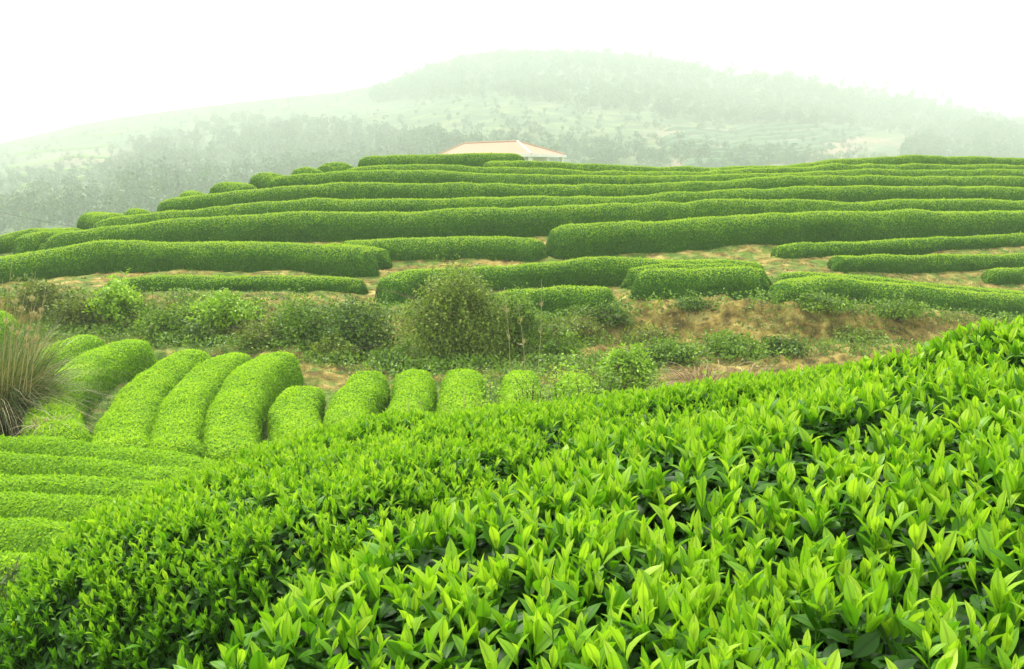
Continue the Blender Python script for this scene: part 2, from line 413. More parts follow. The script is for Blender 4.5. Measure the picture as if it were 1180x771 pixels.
U = (26.8, 60); G1 = 'clipped tea rows on the upper hillside'
rows = [
 # poly, h, w, dadd, label, extra
 ([(411,181),(440,180),(502,178.5),(560,177),(609,179)], .85, 1.5, 0, 'short dark tea hedge crowning the hill just left of the white eaves of the house', {}),
 ([(553,187),(590,186.5),(637,187),(705,191),(800,193),(860,192),(915,190.5),(970,184),(1051,180),(1119,180.5),(1230,184)], .8, 1.4, 0, 'long thin topmost tea row on the skyline right of the house', {'cap1': False}),
 ([(392,195),(420,191.5),(451,190),(518,190.5),(586,193.5),(705,197.5),(800,198),(850,196),(983,190),(1080,190),(1230,190.5)], .8, 1.4, 0, 'tea row second below the skyline at the right edge, running under the short crown hedge', {'cap1': False}),
 ([(305,206),(330,203),(400,198),(502,197),(569,200.5),(671,202.5),(800,202.5),(915,198.5),(983,196),(1080,196),(1230,197)], .8, 1.4, 0, 'tea row third below the skyline, its rounded left end beside small green mounds', {'cap1': False}),
 ([(184,231),(210,228),(271,221),(400,211.5),(502,212),(603,213.5),(739,213),(800,211),(870,206),(950,203),(1051,204),(1230,205)], .85, 1.45, 0, 'tea row fourth below the skyline, starting above the long row of the left shoulder', {'cap1': False}),
 ([(105,254),(130,250.5),(237,240),(305,233),(400,229.5),(502,229),(671,227),(800,222),(915,216),(966,214.5),(1060,216),(1230,217)], .85, 1.45, 0, 'tea row fifth below the skyline, whose left end almost touches a separate round mound', {'cap1': False}),
 ([(47,271),(75,267),(169,258),(237,251.5),(339,246),(400,243.7),(468,244),(552,240.5),(654,239.5),(800,232),(882,230),(1017,232),(1068,230.5),(1230,233)], .92, 1.5, 0, 'longest tall tea row crossing the whole hillside above the first bare soil strip', {'cap1': False}),
 ([(627,262),(650,259),(705,256.6),(800,252),(898,245.4),(983,243),(1071,243),(1119,244),(1230,242)], .98, 1.6, 0, 'tall tea row on the right half above bare tan ground, with rounded left end', {'cap1': False}),
 ([(-60,303),(0,295.6),(68,287),(135,279.5),(237,278.6),(330,281),(400,284),(436,289)], .82, 1.6, 0, 'broad tea row on the left ending in a rounded nose above the scrub', {'cap0': False}),
 ([(363,281.5),(400,282.7),(430,285),(451,289)], .8, 1.0, 1.1, 'short narrow tea hedge tucked just behind the rounded end of the broad left row', {}),
 ([(385,279),(430,276.5),(468,275.5),(540,274),(590,274),(631,279)], .8, 1.3, .9, 'medium tea hedge in the centre below the first soil strip', {}),
 ([(446,324),(468,315),(510,311),(552,308.5),(637,302),(705,298.5),(800,299.5),(850,300),(888,304)], .82, 1.1, .7, 'long curved tea hedge behind the olive bush, its left end hooking downhill', {}),
 ([(714,311),(756,306.8),(800,306),(845,306),(890,309)], .78, .9, 1.0, 'narrow tea hedge squeezed between the curved hedge and the short stout one', {}),
 ([(725,314),(745,312),(773,310.5),(800,309.8),(848,309),(893,312)], .82, 1.2, 0, 'short stout tea hedge at the brink of the bare eroded bank', {}),
 ([(560,341),(585,336),(630,333),(671,331.5),(714,332)], .8, 1.1, .8, 'short low tea hedge directly right of the olive bush', {}),
 ([(894,283.5),(920,282),(1017,277.5),(1100,274),(1230,267)], .42, .8, 0, 'thin low hedge just below the tall right row, highest of the three thin ones', {'cap1': False}),
 ([(959,297),(985,296),(1051,295),(1120,294.5),(1230,293)], .42, .8, 0, 'thin low hedge in the middle of the three thin ones at the right', {'cap1': False}),
 ([(1136,312),(1160,310),(1230,308.5)], .42, .8, 0, 'small stub of thin low hedge at the right edge of the photo', {'cap1': False}),
 ([(894,315.5),(930,315.5),(983,318),(1051,326),(1120,332),(1230,340)], .60, .95, 1.2, 'slim tea hedge whose top shows just behind the lowest right hedge', {'cap1': False}),
 ([(894,323),(949,321.5),(1000,324.5),(1051,329.5),(1120,336),(1230,347)], .64, 1.2, 0, 'lowest tea hedge on the right, sloping down along the bank edge', {'cap1': False}),
 ([(112,323),(160,320),(203,318.6),(305,319.3),(400,321),(425,323)], .40, .8, 0, 'thin low tea strip on the left between broad row and scrubby bank', {}),
 ([(-60,279),(0,271),(33,266),(66,263.5),(92,265)], .8, 1.4, 1.5, 'tea hedge at the far left shoulder edge against the misty valley', {'cap0': False}),
 ([(20,276),(40,269.5),(60,267),(95,266)], .8, 1.2, .2, 'rounded tea hedge overlapping the far left shoulder hedge', {}),
 ([(18,284.5),(45,281.5),(70,279),(98,278)], .42, .9, 0, 'small low tea hedge lying just above the left end of the broad row', {}),
 ([(89,250),(105,246),(120,245.5),(137,248)], .8, 1.7, 0, 'separate round tea mound at the left shoulder above the long row', {'capl': 1.0}),
 ([(138,245),(152,242),(168,244)], .8, 1.4, 1.5, 'small pale tea mound peeking over the row right of the round mound', {'capl': .9}),
 ([(200,225),(217,221.5),(232,223)], .8, 1.4, .5, 'very flat tea mound above the fourth row, lowest of the mounds up the crest', {'capl': .9}),
 ([(238,215),(254,211.5),(272,210.5),(289,214)], .8, 1.6, 0, 'tea mound second from the bottom of the crest steps, wide and pale', {'capl': 1.0}),
 ([(283,203),(297,200.5),(310,199.5),(327,203)], .8, 1.6, 0, 'dark sided tea mound in the middle of the crest steps', {'capl': 1.0}),
 ([(330,196),(349,193.5),(372,195)], .8, 1.5, .5, 'flat tea mound fourth up the crest steps', {'capl': 1.0}),
 ([(369,191),(386,188.5),(408,189)], .8, 1.5, .5, 'small tea mound at the top of the crest steps next to the short crown hedge', {'capl': 1.0}),
]
for poly, h, wd, dadd, label, ex in rows:
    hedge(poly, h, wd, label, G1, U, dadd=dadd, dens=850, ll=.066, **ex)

# ------------------------------------------------------------------ finger hedges in the hollow and the flat rows at the left
G2 = 'finger shaped tea rows in the hollow'; Bz = (9.9, 25.8)
fing = [
 ([(121,385),(98,388),(72,399),(48,414)], 'stubby finger hedge in the hollow, half hidden behind the leftmost curved one', {}),
 ([(182,393),(155,392),(125,401),(98,415),(74,433),(62,455),(62,478),(72,505)], 'leftmost long curved finger hedge, sweeping round the grassy gap beside the reeds', {'wd': 1.25}),
 ([(248,405),(222,407),(196,419),(170,438),(154,458),(144,480),(137,500),(142,517)], 'curved finger hedge bordering the right side of the grassy gap and straw', {'wd': 1.25}),
 ([(294,405),(272,407),(250,417),(229,434),(213,456),(205,480),(200,500),(204,516)], 'curved finger hedge second right of the grassy gap', {}),
 ([(349,406),(326,406),(303,417),(285,433),(273,455),(267,478),(267,500),(275,516)], 'long curved finger hedge with dark drooping tip, reaching up to the bank', {'wd': 1.2}),
 ([(352,438),(344,448),(340,465),(345,485),(360,510)], 'short finger hedge starting lower than its neighbours, right of the drooping tip', {'wd': 1.12}),
 ([(426,424),(419,438),(405,455),(401,472),(410,490),(424,512)], 'finger hedge with a left bulge, second right of the drooping tip', {'wd': 1.1}),
 ([(475,423),(477,438),(473,455),(466,472),(470,490),(482,512)], 'wavy finger hedge under the right part of the olive bush', {'wd': 1.1}),
 ([(535,422),(533,438),(530,455),(530,472),(536,495),(545,512)], 'straight finger hedge just left of the thin sapling tangle', {'wd': 1.1}),
 ([(600,420),(600,438),(598,458),(600,480),(606,505)], 'finger hedge veiled by thin sapling stems', {'wd': 1.1}),
 ([(665,427),(665,440),(665,460),(668,485)], 'small far finger hedge mostly hidden behind leafy saplings', {'wd': 1.0}),
 ([(826,424),(832,436),(842,455)], 'pale hedge tip showing behind the dry fern clump', {'wd': 1.3}),
 ([(-40,366),(0,360),(22,368)], 'pale hedge top showing behind the reed plumes at the left edge', {'wd': 1.5, }),
]
for poly, label, ex in fing:
    wd = ex.get('wd', 1.15) * .86
    if poly[0] == (-40, 366): poly = [(a, b, 25.5) for a, b in poly]
    if poly[0] == (826, 424): poly = [(a, b, 20.5 - i) for i, (a, b) in enumerate(poly)]
    hedge(poly, .68, wd, label, G2, Bz, dens=1700, ll=.055, M=M_FING, step=.2, var0=.58, toplit=.35, cap1=True, exp=.66)
G3 = 'flat tea rows below the reeds'
low = [
 ([(-50,505),(0,506),(60,508),(120,516),(180,523),(240,534),(300,545)], 'flat tea row touching the lower ends of the finger hedges, farthest of the flat rows'),
 ([(-50,525),(0,526),(80,530),(150,538),(220,547),(290,556)], 'flat tea row second from the finger hedges, at the left edge'),
 ([(-50,547),(0,548),(80,552),(170,561),(240,570)], 'middle one of the flat tea rows at the left edge'),
 ([(-50,571),(0,572),(60,574),(140,583),(200,590)], 'flat tea row second nearest to the big leafy hedge'),
 ([(-60,603),(0,604),(50,606),(110,614),(170,622)], 'flat tea row nearest the big leafy hedge, lying lowest at the left edge'),
 ([(-70,642),(0,644),(60,648),(120,655)], 'dark tea row mostly tucked behind the left end of the big leafy hedge'),
]
for poly, label in low:
    hedge(poly, .68, .98, label, G3, (8.4, 20), dens=2200, ll=.052, M=M_FING, step=.2, var0=.40, toplit=.45, exp=.85)

# ------------------------------------------------------------------ foreground hedges, leaf by leaf
CT = [(245,498,5.0),(190,520,4.6),(100,566,4.0),(20,632,3.5),(215,715,1.55),(590,771,1.3),(900,771,1.25),(1180,771,1.25),(150,538,3.9),(60,590,3.6),(350,478,5.0),(600,458,6.0),
      (780,474,6.5),(690,481,6.3),(860,446,6.0),(1000,416,5.0),(1180,384,4.2),(600,528,2.8),(450,590,2.2),(830,480,3.4),(1180,500,2.4),(1000,600,1.8)]
CP = np.array([W(*c) for c in CT])
def basis(X, Y): return np.stack([np.ones_like(X), X, Y, X * X, X * Y, Y * Y], 1)
coef, *_ = np.linalg.lstsq(basis(CP[:, 0], CP[:, 1]), CP[:, 2], rcond=None)
RES = CP[:, 2] - basis(CP[:, 0], CP[:, 1]) @ coef
def ztop(X, Y):
    z = basis(X, Y) @ coef
    d2 = (X[:, None] - CP[None, :, 0]) ** 2 + (Y[:, None] - CP[None, :, 1]) ** 2
    wgt = 1 / (d2 + .25) ** 2
    return z + (wgt * RES).sum(1) / (wgt.sum(1) + .1)
def polydist(X, Y, poly):
    poly = np.array(poly, float); P = np.stack([X, Y], 1); inside = np.zeros(len(X), bool); dm = np.full(len(X), 1e9)
    for a, b in zip(poly, np.roll(poly, -1, 0)):
        ab = b - a; t = np.clip(((P - a) @ ab) / (ab @ ab), 0, 1); dm = np.minimum(dm, np.linalg.norm(P - a - t[:, None] * ab, axis=1))
        if a[1] != b[1]:
            c = ((a[1] > Y) != (b[1] > Y)) & (X < (b[0] - a[0]) * (Y - a[1]) / (b[1] - a[1]) + a[0]); inside ^= c
    return np.where(inside, dm, -dm)
PA = [(-.60,.85),(-.64,1.25),(-.60,1.5),(-.42,1.95),(-.22,2.35),(.02,2.85),(.35,3.25),(.8,3.6),(1.4,3.95),(2.4,4.3),(4.2,4.9),(4.2,.85)]
PB = [(-1.9,3.15),(-2.1,3.6),(-2.02,4.2),(-1.6,4.9),(-1.0,5.6),(0,6.2),(1.0,6.6),(1.9,6.6),(2.7,6.5),(5.2,6.7),(5.2,5.35),(2.5,4.35),(1.35,3.95),(.75,3.6),(.3,3.2),(-.05,2.7),(-.45,2.5),(-1.0,2.7),(-1.5,2.9)]
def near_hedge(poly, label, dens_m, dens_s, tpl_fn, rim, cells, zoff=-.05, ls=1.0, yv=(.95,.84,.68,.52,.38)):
    p = np.array(poly); xl = np.arange(p[:, 0].min() - .05, p[:, 0].max() + .05, cells); yl = np.arange(p[:, 1].min() - .05, p[:, 1].max() + .05, cells)
    X, Y = np.meshgrid(xl, yl, indexing='ij'); X = X.ravel(); Y = Y.ravel()
    e = polydist(X, Y, poly); zt = ztop(X, Y) + zoff; zg = np.minimum(ground0(X, Y), zt - .75)
    u = np.clip(e / rim, 0, 1); f = (1 - (1 - u) ** 2.6) ** (1 / 2.2)
    lump = (fbm(X * 1.6, Y * 1.6, 4, 3) - .5) * .16 + (fbm(X * 5, Y * 5, 14, 2) - .5) * .06
    Z = zg - .1 + (zt - zg + .1) * f + lump * f
    V = np.stack([X, Y, Z], 1); T = gridtris(len(xl), len(yl))
    keep = (e[T] > -cells * .5).all(1); T = T[keep]
    a, b, c = V[T[:, 0]], V[T[:, 1]], V[T[:, 2]]
    if np.cross(b - a, c - a)[:, 2].mean() < 0: T = T[:, ::-1]
    root = empty('tea_hedge', (float(p[:, 0].mean()), float(p[:, 1].mean()), float(zg.mean())), label, 'tea hedge', 'leafy tea hedges in the foreground')
    base = np.array(root.location)
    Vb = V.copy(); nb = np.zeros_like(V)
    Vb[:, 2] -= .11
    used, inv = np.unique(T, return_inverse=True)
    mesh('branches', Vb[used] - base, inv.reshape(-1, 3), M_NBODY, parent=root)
    a, b, c = V[T[:, 0]], V[T[:, 1]], V[T[:, 2]]; ctr = (a + b + c) / 3
    nrm = unit(np.cross(b - a, c - a))
    vis = (np.abs(ctr[:, 0]) < .54 * ctr[:, 1] + 1.3) & ((nrm * unit(-ctr)).sum(1) > -.6)
    Tv = T[vis]
    # mature leaves
    P, N = scatter(V, Tv, dens=dens_m)
    n = len(P)
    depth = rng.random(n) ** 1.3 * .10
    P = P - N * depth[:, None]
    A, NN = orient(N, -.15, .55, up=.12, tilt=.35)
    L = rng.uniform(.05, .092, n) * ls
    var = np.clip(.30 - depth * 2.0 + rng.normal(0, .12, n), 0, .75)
    lv = leaves(P, A, NN, L, L * rng.uniform(.19, .25, n), rng.uniform(.1, .5, n), rng.uniform(.15, .5, n), tpl_fn, var)
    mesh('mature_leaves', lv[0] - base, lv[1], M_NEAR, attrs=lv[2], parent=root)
    # young shoots
    P, N = scatter(V, Tv, dens=dens_s)
    clump = fbm(P[:, 0] * 6, P[:, 1] * 6, 40, 2)
    keep = rng.random(len(P)) < smooth(.25, .58, clump) * (.45 + .55 * smooth(.35, .85, N[:, 2])) + .12
    P, N = P[keep], N[keep]; n = len(P)
    ax = unit(N * .45 + np.array([0, 0, .8]) + rng.normal(size=(n, 3)) * .17)
    hgt = rng.uniform(0.0, .06, n) + .015
    tip = P + ax * hgt[:, None]
    Ps, As, Ns, Ls, Vs, Bs, Fs, Wr = [], [], [], [], [], [], [], []
    phi0 = rng.random(n) * 6.283; size = rng.uniform(.7, 1.25, n)
    ref = unit(np.cross(ax, np.array([.3, .5, .1]))); ref2 = np.cross(ax, ref)
    for k in range(5):
        ph = phi0 + k * 2.4
        rad = ref * np.cos(ph)[:, None] + ref2 * np.sin(ph)[:, None]
        sp = [.08, .20, .34, .52, .85][k] * rng.uniform(.75, 1.3, n)
        A = unit(ax + rad * sp[:, None] + rng.normal(0, .10, (n, 3)))
        NN = unit(ax * sp[:, None] * 1.0 - rad * 1.0 + rng.normal(size=(n, 3)) * .15); NN = unit(NN - (NN * A).sum(1, keepdims=True) * A)
        Ps.append(tip - ax * (hgt * [0, .1, .3, .6, .9][k])[:, None]); As.append(A); Ns.append(NN)
        Ls.append(rng.uniform(.8, 1.2, n) * [.034, .054, .062, .064, .062][k] * ls * size)
        Vs.append(np.clip(yv[k] + rng.normal(0, .09, n) - .42 * (1 - smooth(.3, .85, N[:, 2])), 0, 1))  # shoots on steep flanks coloured darker, shade of the hedge side painted in
        Bs.append(rng.uniform(-.10, .34, n) * (1 + .35 * k)); Fs.append(rng.uniform(.45, .9, n) * (1 - .14 * k)); Wr.append(np.full(n, [.15, .165, .18, .20, .22][k]))
    cat = np.concatenate; L = cat(Ls)
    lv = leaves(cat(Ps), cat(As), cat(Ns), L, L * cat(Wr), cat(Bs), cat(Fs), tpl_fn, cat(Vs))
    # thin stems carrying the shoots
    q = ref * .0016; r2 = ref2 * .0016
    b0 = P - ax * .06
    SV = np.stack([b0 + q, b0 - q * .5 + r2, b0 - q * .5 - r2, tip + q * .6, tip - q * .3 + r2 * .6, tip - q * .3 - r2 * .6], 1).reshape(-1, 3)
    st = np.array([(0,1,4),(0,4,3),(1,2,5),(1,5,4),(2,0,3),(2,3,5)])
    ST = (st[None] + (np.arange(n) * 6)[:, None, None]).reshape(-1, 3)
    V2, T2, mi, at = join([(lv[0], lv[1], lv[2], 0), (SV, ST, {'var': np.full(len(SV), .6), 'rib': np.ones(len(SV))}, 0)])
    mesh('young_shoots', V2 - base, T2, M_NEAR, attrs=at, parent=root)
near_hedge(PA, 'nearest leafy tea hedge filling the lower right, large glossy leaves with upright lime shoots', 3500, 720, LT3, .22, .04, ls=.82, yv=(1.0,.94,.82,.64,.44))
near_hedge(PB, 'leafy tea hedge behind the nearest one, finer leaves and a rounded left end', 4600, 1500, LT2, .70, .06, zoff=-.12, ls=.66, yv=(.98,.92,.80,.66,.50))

# ------------------------------------------------------------------ shrubs, saplings, reeds
def tube(P, R, k=5):
    P = np.asarray(P, float); n = len(P); t = unit(np.gradient(P, axis=0))
    ref = np.array([1., .1, .05]); a = unit(np.cross(t, ref)); b = np.cross(t, a)
    th = np.arange(k) / k * 6.2832
    V = P[:, None] + np.asarray(R)[:, None, None] * (a[:, None] * np.cos(th)[None, :, None] + b[:, None] * np.sin(th)[None, :, None])
    T = []
    i = np.arange(n - 1)[:, None] * k; j = np.arange(k)[None]; j2 = (j + 1) % k
    q = np.stack([i + j, i + j2, i + k + j2], -1).reshape(-1, 3), np.stack([i + j, i + k + j2, i + k + j], -1).reshape(-1, 3)
    return V.reshape(-1, 3), np.concatenate(q)
def leafcol(name, lo, mid, hi, trans=.35): return leaf_mat(name, [(0, lo), (.5, mid), (1, hi)], trans=trans, nscale=2.5, namp=.4)
M_OLIVE = leafcol('olive bush leaf', (.06,.11,.008), (.19,.28,.022), (.38,.45,.06))
M_LIME = leafcol('lime shrub leaf', (.10,.21,.010), (.28,.47,.022), (.44,.63,.05))
M_GREEN = leafcol('mid green shrub leaf', (.05,.11,.007), (.15,.28,.014), (.30,.44,.035))
M_DEEP = leafcol('deep green shrub leaf', (.03,.07,.005), (.09,.18,.010), (.19,.31,.022))
M_BRUSH = leafcol('mixed brush leaf', (.06,.08,.010), (.17,.23,.025), (.30,.38,.05))
M_DRY = leafcol('dry straw blade', (.20,.13,.06), (.42,.32,.17), (.62,.54,.34), .25)
M_REED = leafcol('reed blade', (.03,.07,.010), (.11,.16,.03), (.36,.32,.13), .3)
M_FERN = leafcol('dead fern frond', (.14,.07,.03), (.32,.19,.09), (.5,.38,.2), .25)
def shrub(px, d, wpx, hpx, m, label, cat='shrub', name='shrub', ll=.055, n=2200, nst=7, open_=.0, group='shrubs and weeds on the banks', base=None, stemm=None, depth=None):
    s = ts(px, 400); X = s * d; zg = ground0(X, d)[0] - .03 if base is None else base
    k = d / F; wd, hh = wpx * k, hpx * k; dp = depth or wd * .7
    root = empty(name, (X, d, zg), label, cat, group)
    # stems
    parts = []; tips = []
    for i in range(nst):
        a = rng.uniform(0, 6.28); r = rng.uniform(.15, .85) ** .7
        tipp = np.array([math.cos(a) * r * wd / 2, math.sin(a) * r * dp / 2, hh * rng.uniform(.6, .97) * math.sqrt(max(.1, 1 - .55 * r * r))])
        b0 = np.array([tipp[0] * .18, tipp[1] * .18, 0]); mid = (b0 + tipp) / 2 + rng.normal(0, .06 * hh, 3) + np.array([0, 0, .1 * hh])
        pts = catmull(np.array([b0, mid, tipp]), max(.08, hh / 8))
        parts.append((*tube(pts, np.linspace(.016, .004, len(pts)) * max(.5, hh / 1.3), 4), {}, 0)); tips.append(pts)
        for b in range(3):
            j = rng.integers(len(pts) // 3, len(pts)); st = pts[j]; en = st + np.array([rng.normal(0, .22) * wd, rng.normal(0, .22) * dp, rng.uniform(.02, .25) * hh])
            q = np.linspace(st, en, 5); parts.append((*tube(q, np.linspace(.006, .0025, 5), 3), {}, 0)); tips.append(q)
    V, T, mi, at = join(parts); mesh('stems', V, T, stemm or M_STEM, parent=root)
    seedv = rng.random() * 50
    # foliage: leaves gathered round twigs and in clumps
    TP = np.concatenate([t[len(t) // 3:] for t in tips])
    nc = max(12, n // 60); ci = rng.integers(0, len(TP), nc)
    cc = TP[ci] + rng.normal(size=(nc, 3)) * np.array([wd, dp, hh]) * .07
    shell = rng.normal(size=(nc // 2, 3)); shell = unit(shell); shell[:, 2] = np.abs(shell[:, 2])
    sc = shell * np.array([wd / 2, dp / 2, hh * .88]) * rng.uniform(.55, .95, (len(shell), 1)) + np.array([0, 0, hh * .06])
    if open_ < .5: cc = np.concatenate([cc, sc])
    cs = rng.uniform(.5, 1.3, len(cc)) * (.13 * (1 - open_) + .05) * (wd + hh) / 2; cv = rng.normal(0, .24, len(cc))
    k2 = rng.integers(0, len(cc), n); off = rng.normal(size=(n, 3)); 
    P = cc[k2] + off * cs[k2][:, None] * np.array([1, 1, .65])
    r = P / np.array([wd / 2, dp / 2, hh]); rr = np.sqrt(r[:, 0] ** 2 + r[:, 1] ** 2 + np.maximum(r[:, 2], 0) ** 2)
    aa = np.arctan2(P[:, 1], P[:, 0]) * 1.6 + seedv; lobe = fbm(aa, r[:, 2] * 2.2 + seedv, 6, 3)
    rr = rr + .35 * np.maximum(r[:, 2] - .45, 0) * np.abs(r[:, 0]) * 2
    ok = (P[:, 2] > .02) & (rr < .12 + 1.85 * lobe + .16 * rng.random(n)); P = P[ok]; k2 = k2[ok]; n = len(P)
    N = unit(unit(P - np.array([0, 0, hh * .3])) * .6 + rng.normal(size=(n, 3)) * .6 + np.array([0, 0, .5]))
    A, NN = orient(N, -.3, .8, up=.1, tilt=.4)
    L = ll * rng.uniform(.6, 1.35, n)
    var = np.clip(.48 + cv[k2] + rng.normal(0, .15, n), 0, 1)
    lv = leaves(P, A, NN, L, L * .26, rng.uniform(0, .4, n), rng.uniform(0, .5, n), LT1, var)
    mesh('foliage', lv[0], lv[1], m, attrs={'var': lv[2]['var']}, smoothf=np.zeros(len(lv[1]), bool), parent=root)
    return root
def bankd(px, f):                 # distance on the bank: f 0 = foot, 1 = brink
    s = np.array([ts(px, 380)]); D = herm(s, BD)[0]; return float(D[9] + (D[12] - D[9]) * f)
shr = [
 (530, .35, 138, 112, M_OLIVE, 'large rounded olive bush in the middle of the bank, fluffy yellow green crown', 24000, .05, 14),
 (415, .45, 110, 62, M_DEEP, 'dark green bush adjoining the left flank of the olive bush', 6000, .06, 9),
 (352, .55, 85, 60, M_GREEN, 'mid green bush above the drooping finger hedge tip', 4500, .06, 8),
 (598, .45, 70, 78, M_GREEN, 'upright green bush leaning on the right flank of the olive bush', 3800, .055, 8),
 (142, .75, 72, 48, M_LIME, 'bright lime shrub below the left end of the thin tea strip', 3200, .07, 8),
 (196, .45, 84, 44, M_GREEN, 'spreading green shrub on the bank right of the lime shrub', 3600, .06, 8),
 (262, .7, 92, 44, M_LIME, 'wide yellow green shrub in the middle of the left bank', 3600, .065, 8),
 (300, .3, 76, 32, M_BRUSH, 'low brownish brush at the foot of the left bank', 2400, .055, 7),
 (92, .6, 72, 46, M_BRUSH, 'grey green brush between the reeds and the lime shrub', 2600, .06, 8),
 (50, .8, 70, 46, M_BRUSH, 'dull brush patch directly behind the reed plumes', 2400, .06, 8),
 (232, .2, 60, 26, M_DEEP, 'low dark shrub at the bank foot above the grassy gap', 1800, .055, 6),
 (455, .12, 90, 26, M_GREEN, 'low green weeds behind the tips of the wavy finger hedges', 2600, .055, 7),
 (388, .15, 60, 30, M_OLIVE, 'small yellowish shrub beside the short finger hedge tip', 1800, .055, 6),
 (655, .75, 90, 34, M_BRUSH, 'brown green brush under the short low tea hedge', 2600, .06, 8),
 (706, .9, 56, 26, M_DEEP, 'dark trailing shrub over the brink left of the bare soil', 1700, .055, 6),
 (640, .3, 60, 40, M_GREEN, 'green weed thicket left of the small bare soil patch', 2200, .055, 7),
 (770, .08, 90, 28, M_GREEN, 'low green weeds at the foot of the bare bank', 2600, .06, 7),
 (848, .15, 90, 26, M_GREEN, 'leafy weeds at the bank foot above the dry fern', 2600, .06, 7),
 (905, .12, 60, 20, M_DEEP, 'dark weeds at the bank foot near the crest of the leafy hedge', 1700, .055, 6),
 (800, .97, 60, 14, M_DEEP, 'thin green fringe of weeds hanging on the bare brink', 1200, .05, 5),
 (948, .95, 90, 18, M_GREEN, 'weeds drooping over the brink under the lowest right hedge', 1800, .055, 6),
 (1035, .95, 80, 20, M_GREEN, 'dense weeds over the brink farther right below the sloping hedge', 1700, .055, 6),
 (990, .6, 70, 18, M_BRUSH, 'dry brush on the face of the bare bank', 1300, .055, 5),
 (745, .7, 70, 24, M_BRUSH, 'dry brush at the left side of the bare bank face', 1500, .055, 6),
]
for px, f, wp, hp, m, label, n, ll, nst in shr:
    shrub(px, bankd(px, f), wp, hp, m, label, n=int(n * 1.6), ll=ll * 1.6, nst=nst)
# saplings in front of the finger hedges
G5 = 'saplings in front of the hollow'
sap = [
 (728, 20.0, 78, 82, M_LIME, 'tall bright green sapling standing alone in front of the bank', 3600, .07, 12, .35),
 (700, 17.5, 80, 64, M_GREEN, 'green sapling left below the tall bright one', 3400, .06, 12, .4),
 (770, 18.0, 90, 46, M_GREEN, 'leafy green shrub between the tall sapling and the dry fern', 3600, .065, 10, .2),
 (655, 15.5, 84, 66, M_LIME, 'sparse lime sapling over the small far finger hedge', 2600, .05, 14, .55),
 (612, 15.0, 80, 62, M_LIME, 'wispy sapling with thin twigs veiling a finger hedge', 1500, .045, 15, .65),
 (572, 15.0, 60, 46, M_LIME, 'thin twiggy sapling at the left end of the tangle', 900, .045, 11, .65),
]
for px, d, wp, hp, m, label, n, ll, nst, op in sap:
    z = W(px, 470, d)[2] - .15
    g = ground0(ts(px, 470) * d, d)[0]
    hh = hp + (z - g) / d * F
    shrub(px, d, wp, hh, m, label, cat='sapling', name='sapling', ll=ll * 1.25, n=int(n * 3.2), nst=nst, open_=op, group=G5, stemm=M_STEM)
def blades(root_pts, dirs, L, W0, droop, m, name, parent, segs=7, var=None, base=np.zeros(3)):
    n = len(root_pts); u = np.linspace(0, 1, segs)
    side = unit(np.cross(dirs, np.array([0, 0, 1.]) + rng.normal(size=(n, 3)) * .3))
    hor = dirs.copy(); hor[:, 2] = 0; hor = unit(hor)
    ctr = root_pts[:, None] + dirs[:, None] * (L[:, None, None] * u[None, :, None]) + (hor[:, None] * .45 - np.array([0, 0, 1.])[None, None]) * (droop * L)[:, None, None] * (u ** 2.2)[None, :, None]
    wv = (W0[:, None] * (1 - u[None]) ** .7)[..., None]
    V = np.stack([ctr - side[:, None] * wv, ctr + side[:, None] * wv], 2).reshape(-1, 3)
    i = np.arange(segs - 1)[None] * 2 + (np.arange(n) * segs * 2)[:, None]; i = i.ravel()
    T = np.concatenate([np.stack([i, i + 1, i + 3], 1), np.stack([i, i + 3, i + 2], 1)])
    vv = np.repeat(var if var is not None else rng.random(n), segs * 2)
    return mesh(name, V - base, T, m, attrs={'var': vv}, parent=parent)
def grass_clump(px, d, wpx, hpx, m, label, n, name, cat, zb=None, droop=(.2, .9), spread=.5, group=None, extra=None):
    X = ts(px, 430) * d; zg = ground0(X, d)[0] if zb is None else zb; k = d / F; wd, hh = wpx * k, hpx * k
    root = empty(name, (X, d, zg), label, cat, group)
    a = rng.uniform(0, 6.28, n); r = np.sqrt(rng.random(n)) * wd * .28
    P = np.stack([np.cos(a) * r, np.sin(a) * r, np.zeros(n)], 1)
    a2 = a + rng.normal(0, .6, n); sp = rng.uniform(.02, spread, n)
    D = unit(np.stack([np.cos(a2) * sp, np.sin(a2) * sp, np.ones(n)], 1))
    L = hh * rng.uniform(.45, 1.1, n)
    blades(P, D, L, np.full(n, .007) * rng.uniform(.6, 1.5, n), rng.uniform(*droop, n), m, 'blades', root)
    return root, wd, hh
r_, wd, hh = grass_clump(-12, 18.2, 125, 185, M_REED, 'big clump of arching reed grass with tall dry plumes at the left edge', 4600, 'reed_clump', 'reeds', spread=.5, droop=(.1, .9))
n = 380; a = rng.uniform(0, 6.28, n); rr = np.sqrt(rng.random(n)) * wd * .3
P = np.stack([np.cos(a) * rr, np.sin(a) * rr, np.zeros(n)], 1); sp = rng.uniform(.1, .7, n)
D = unit(np.stack([np.cos(a) * sp, np.sin(a) * sp, np.ones(n)], 1))
blades(P, D, hh * rng.uniform(.5, 1.1, n), np.full(n, .010), rng.uniform(.3, 1.0, n), M_DRY, 'dry_blades', r_)
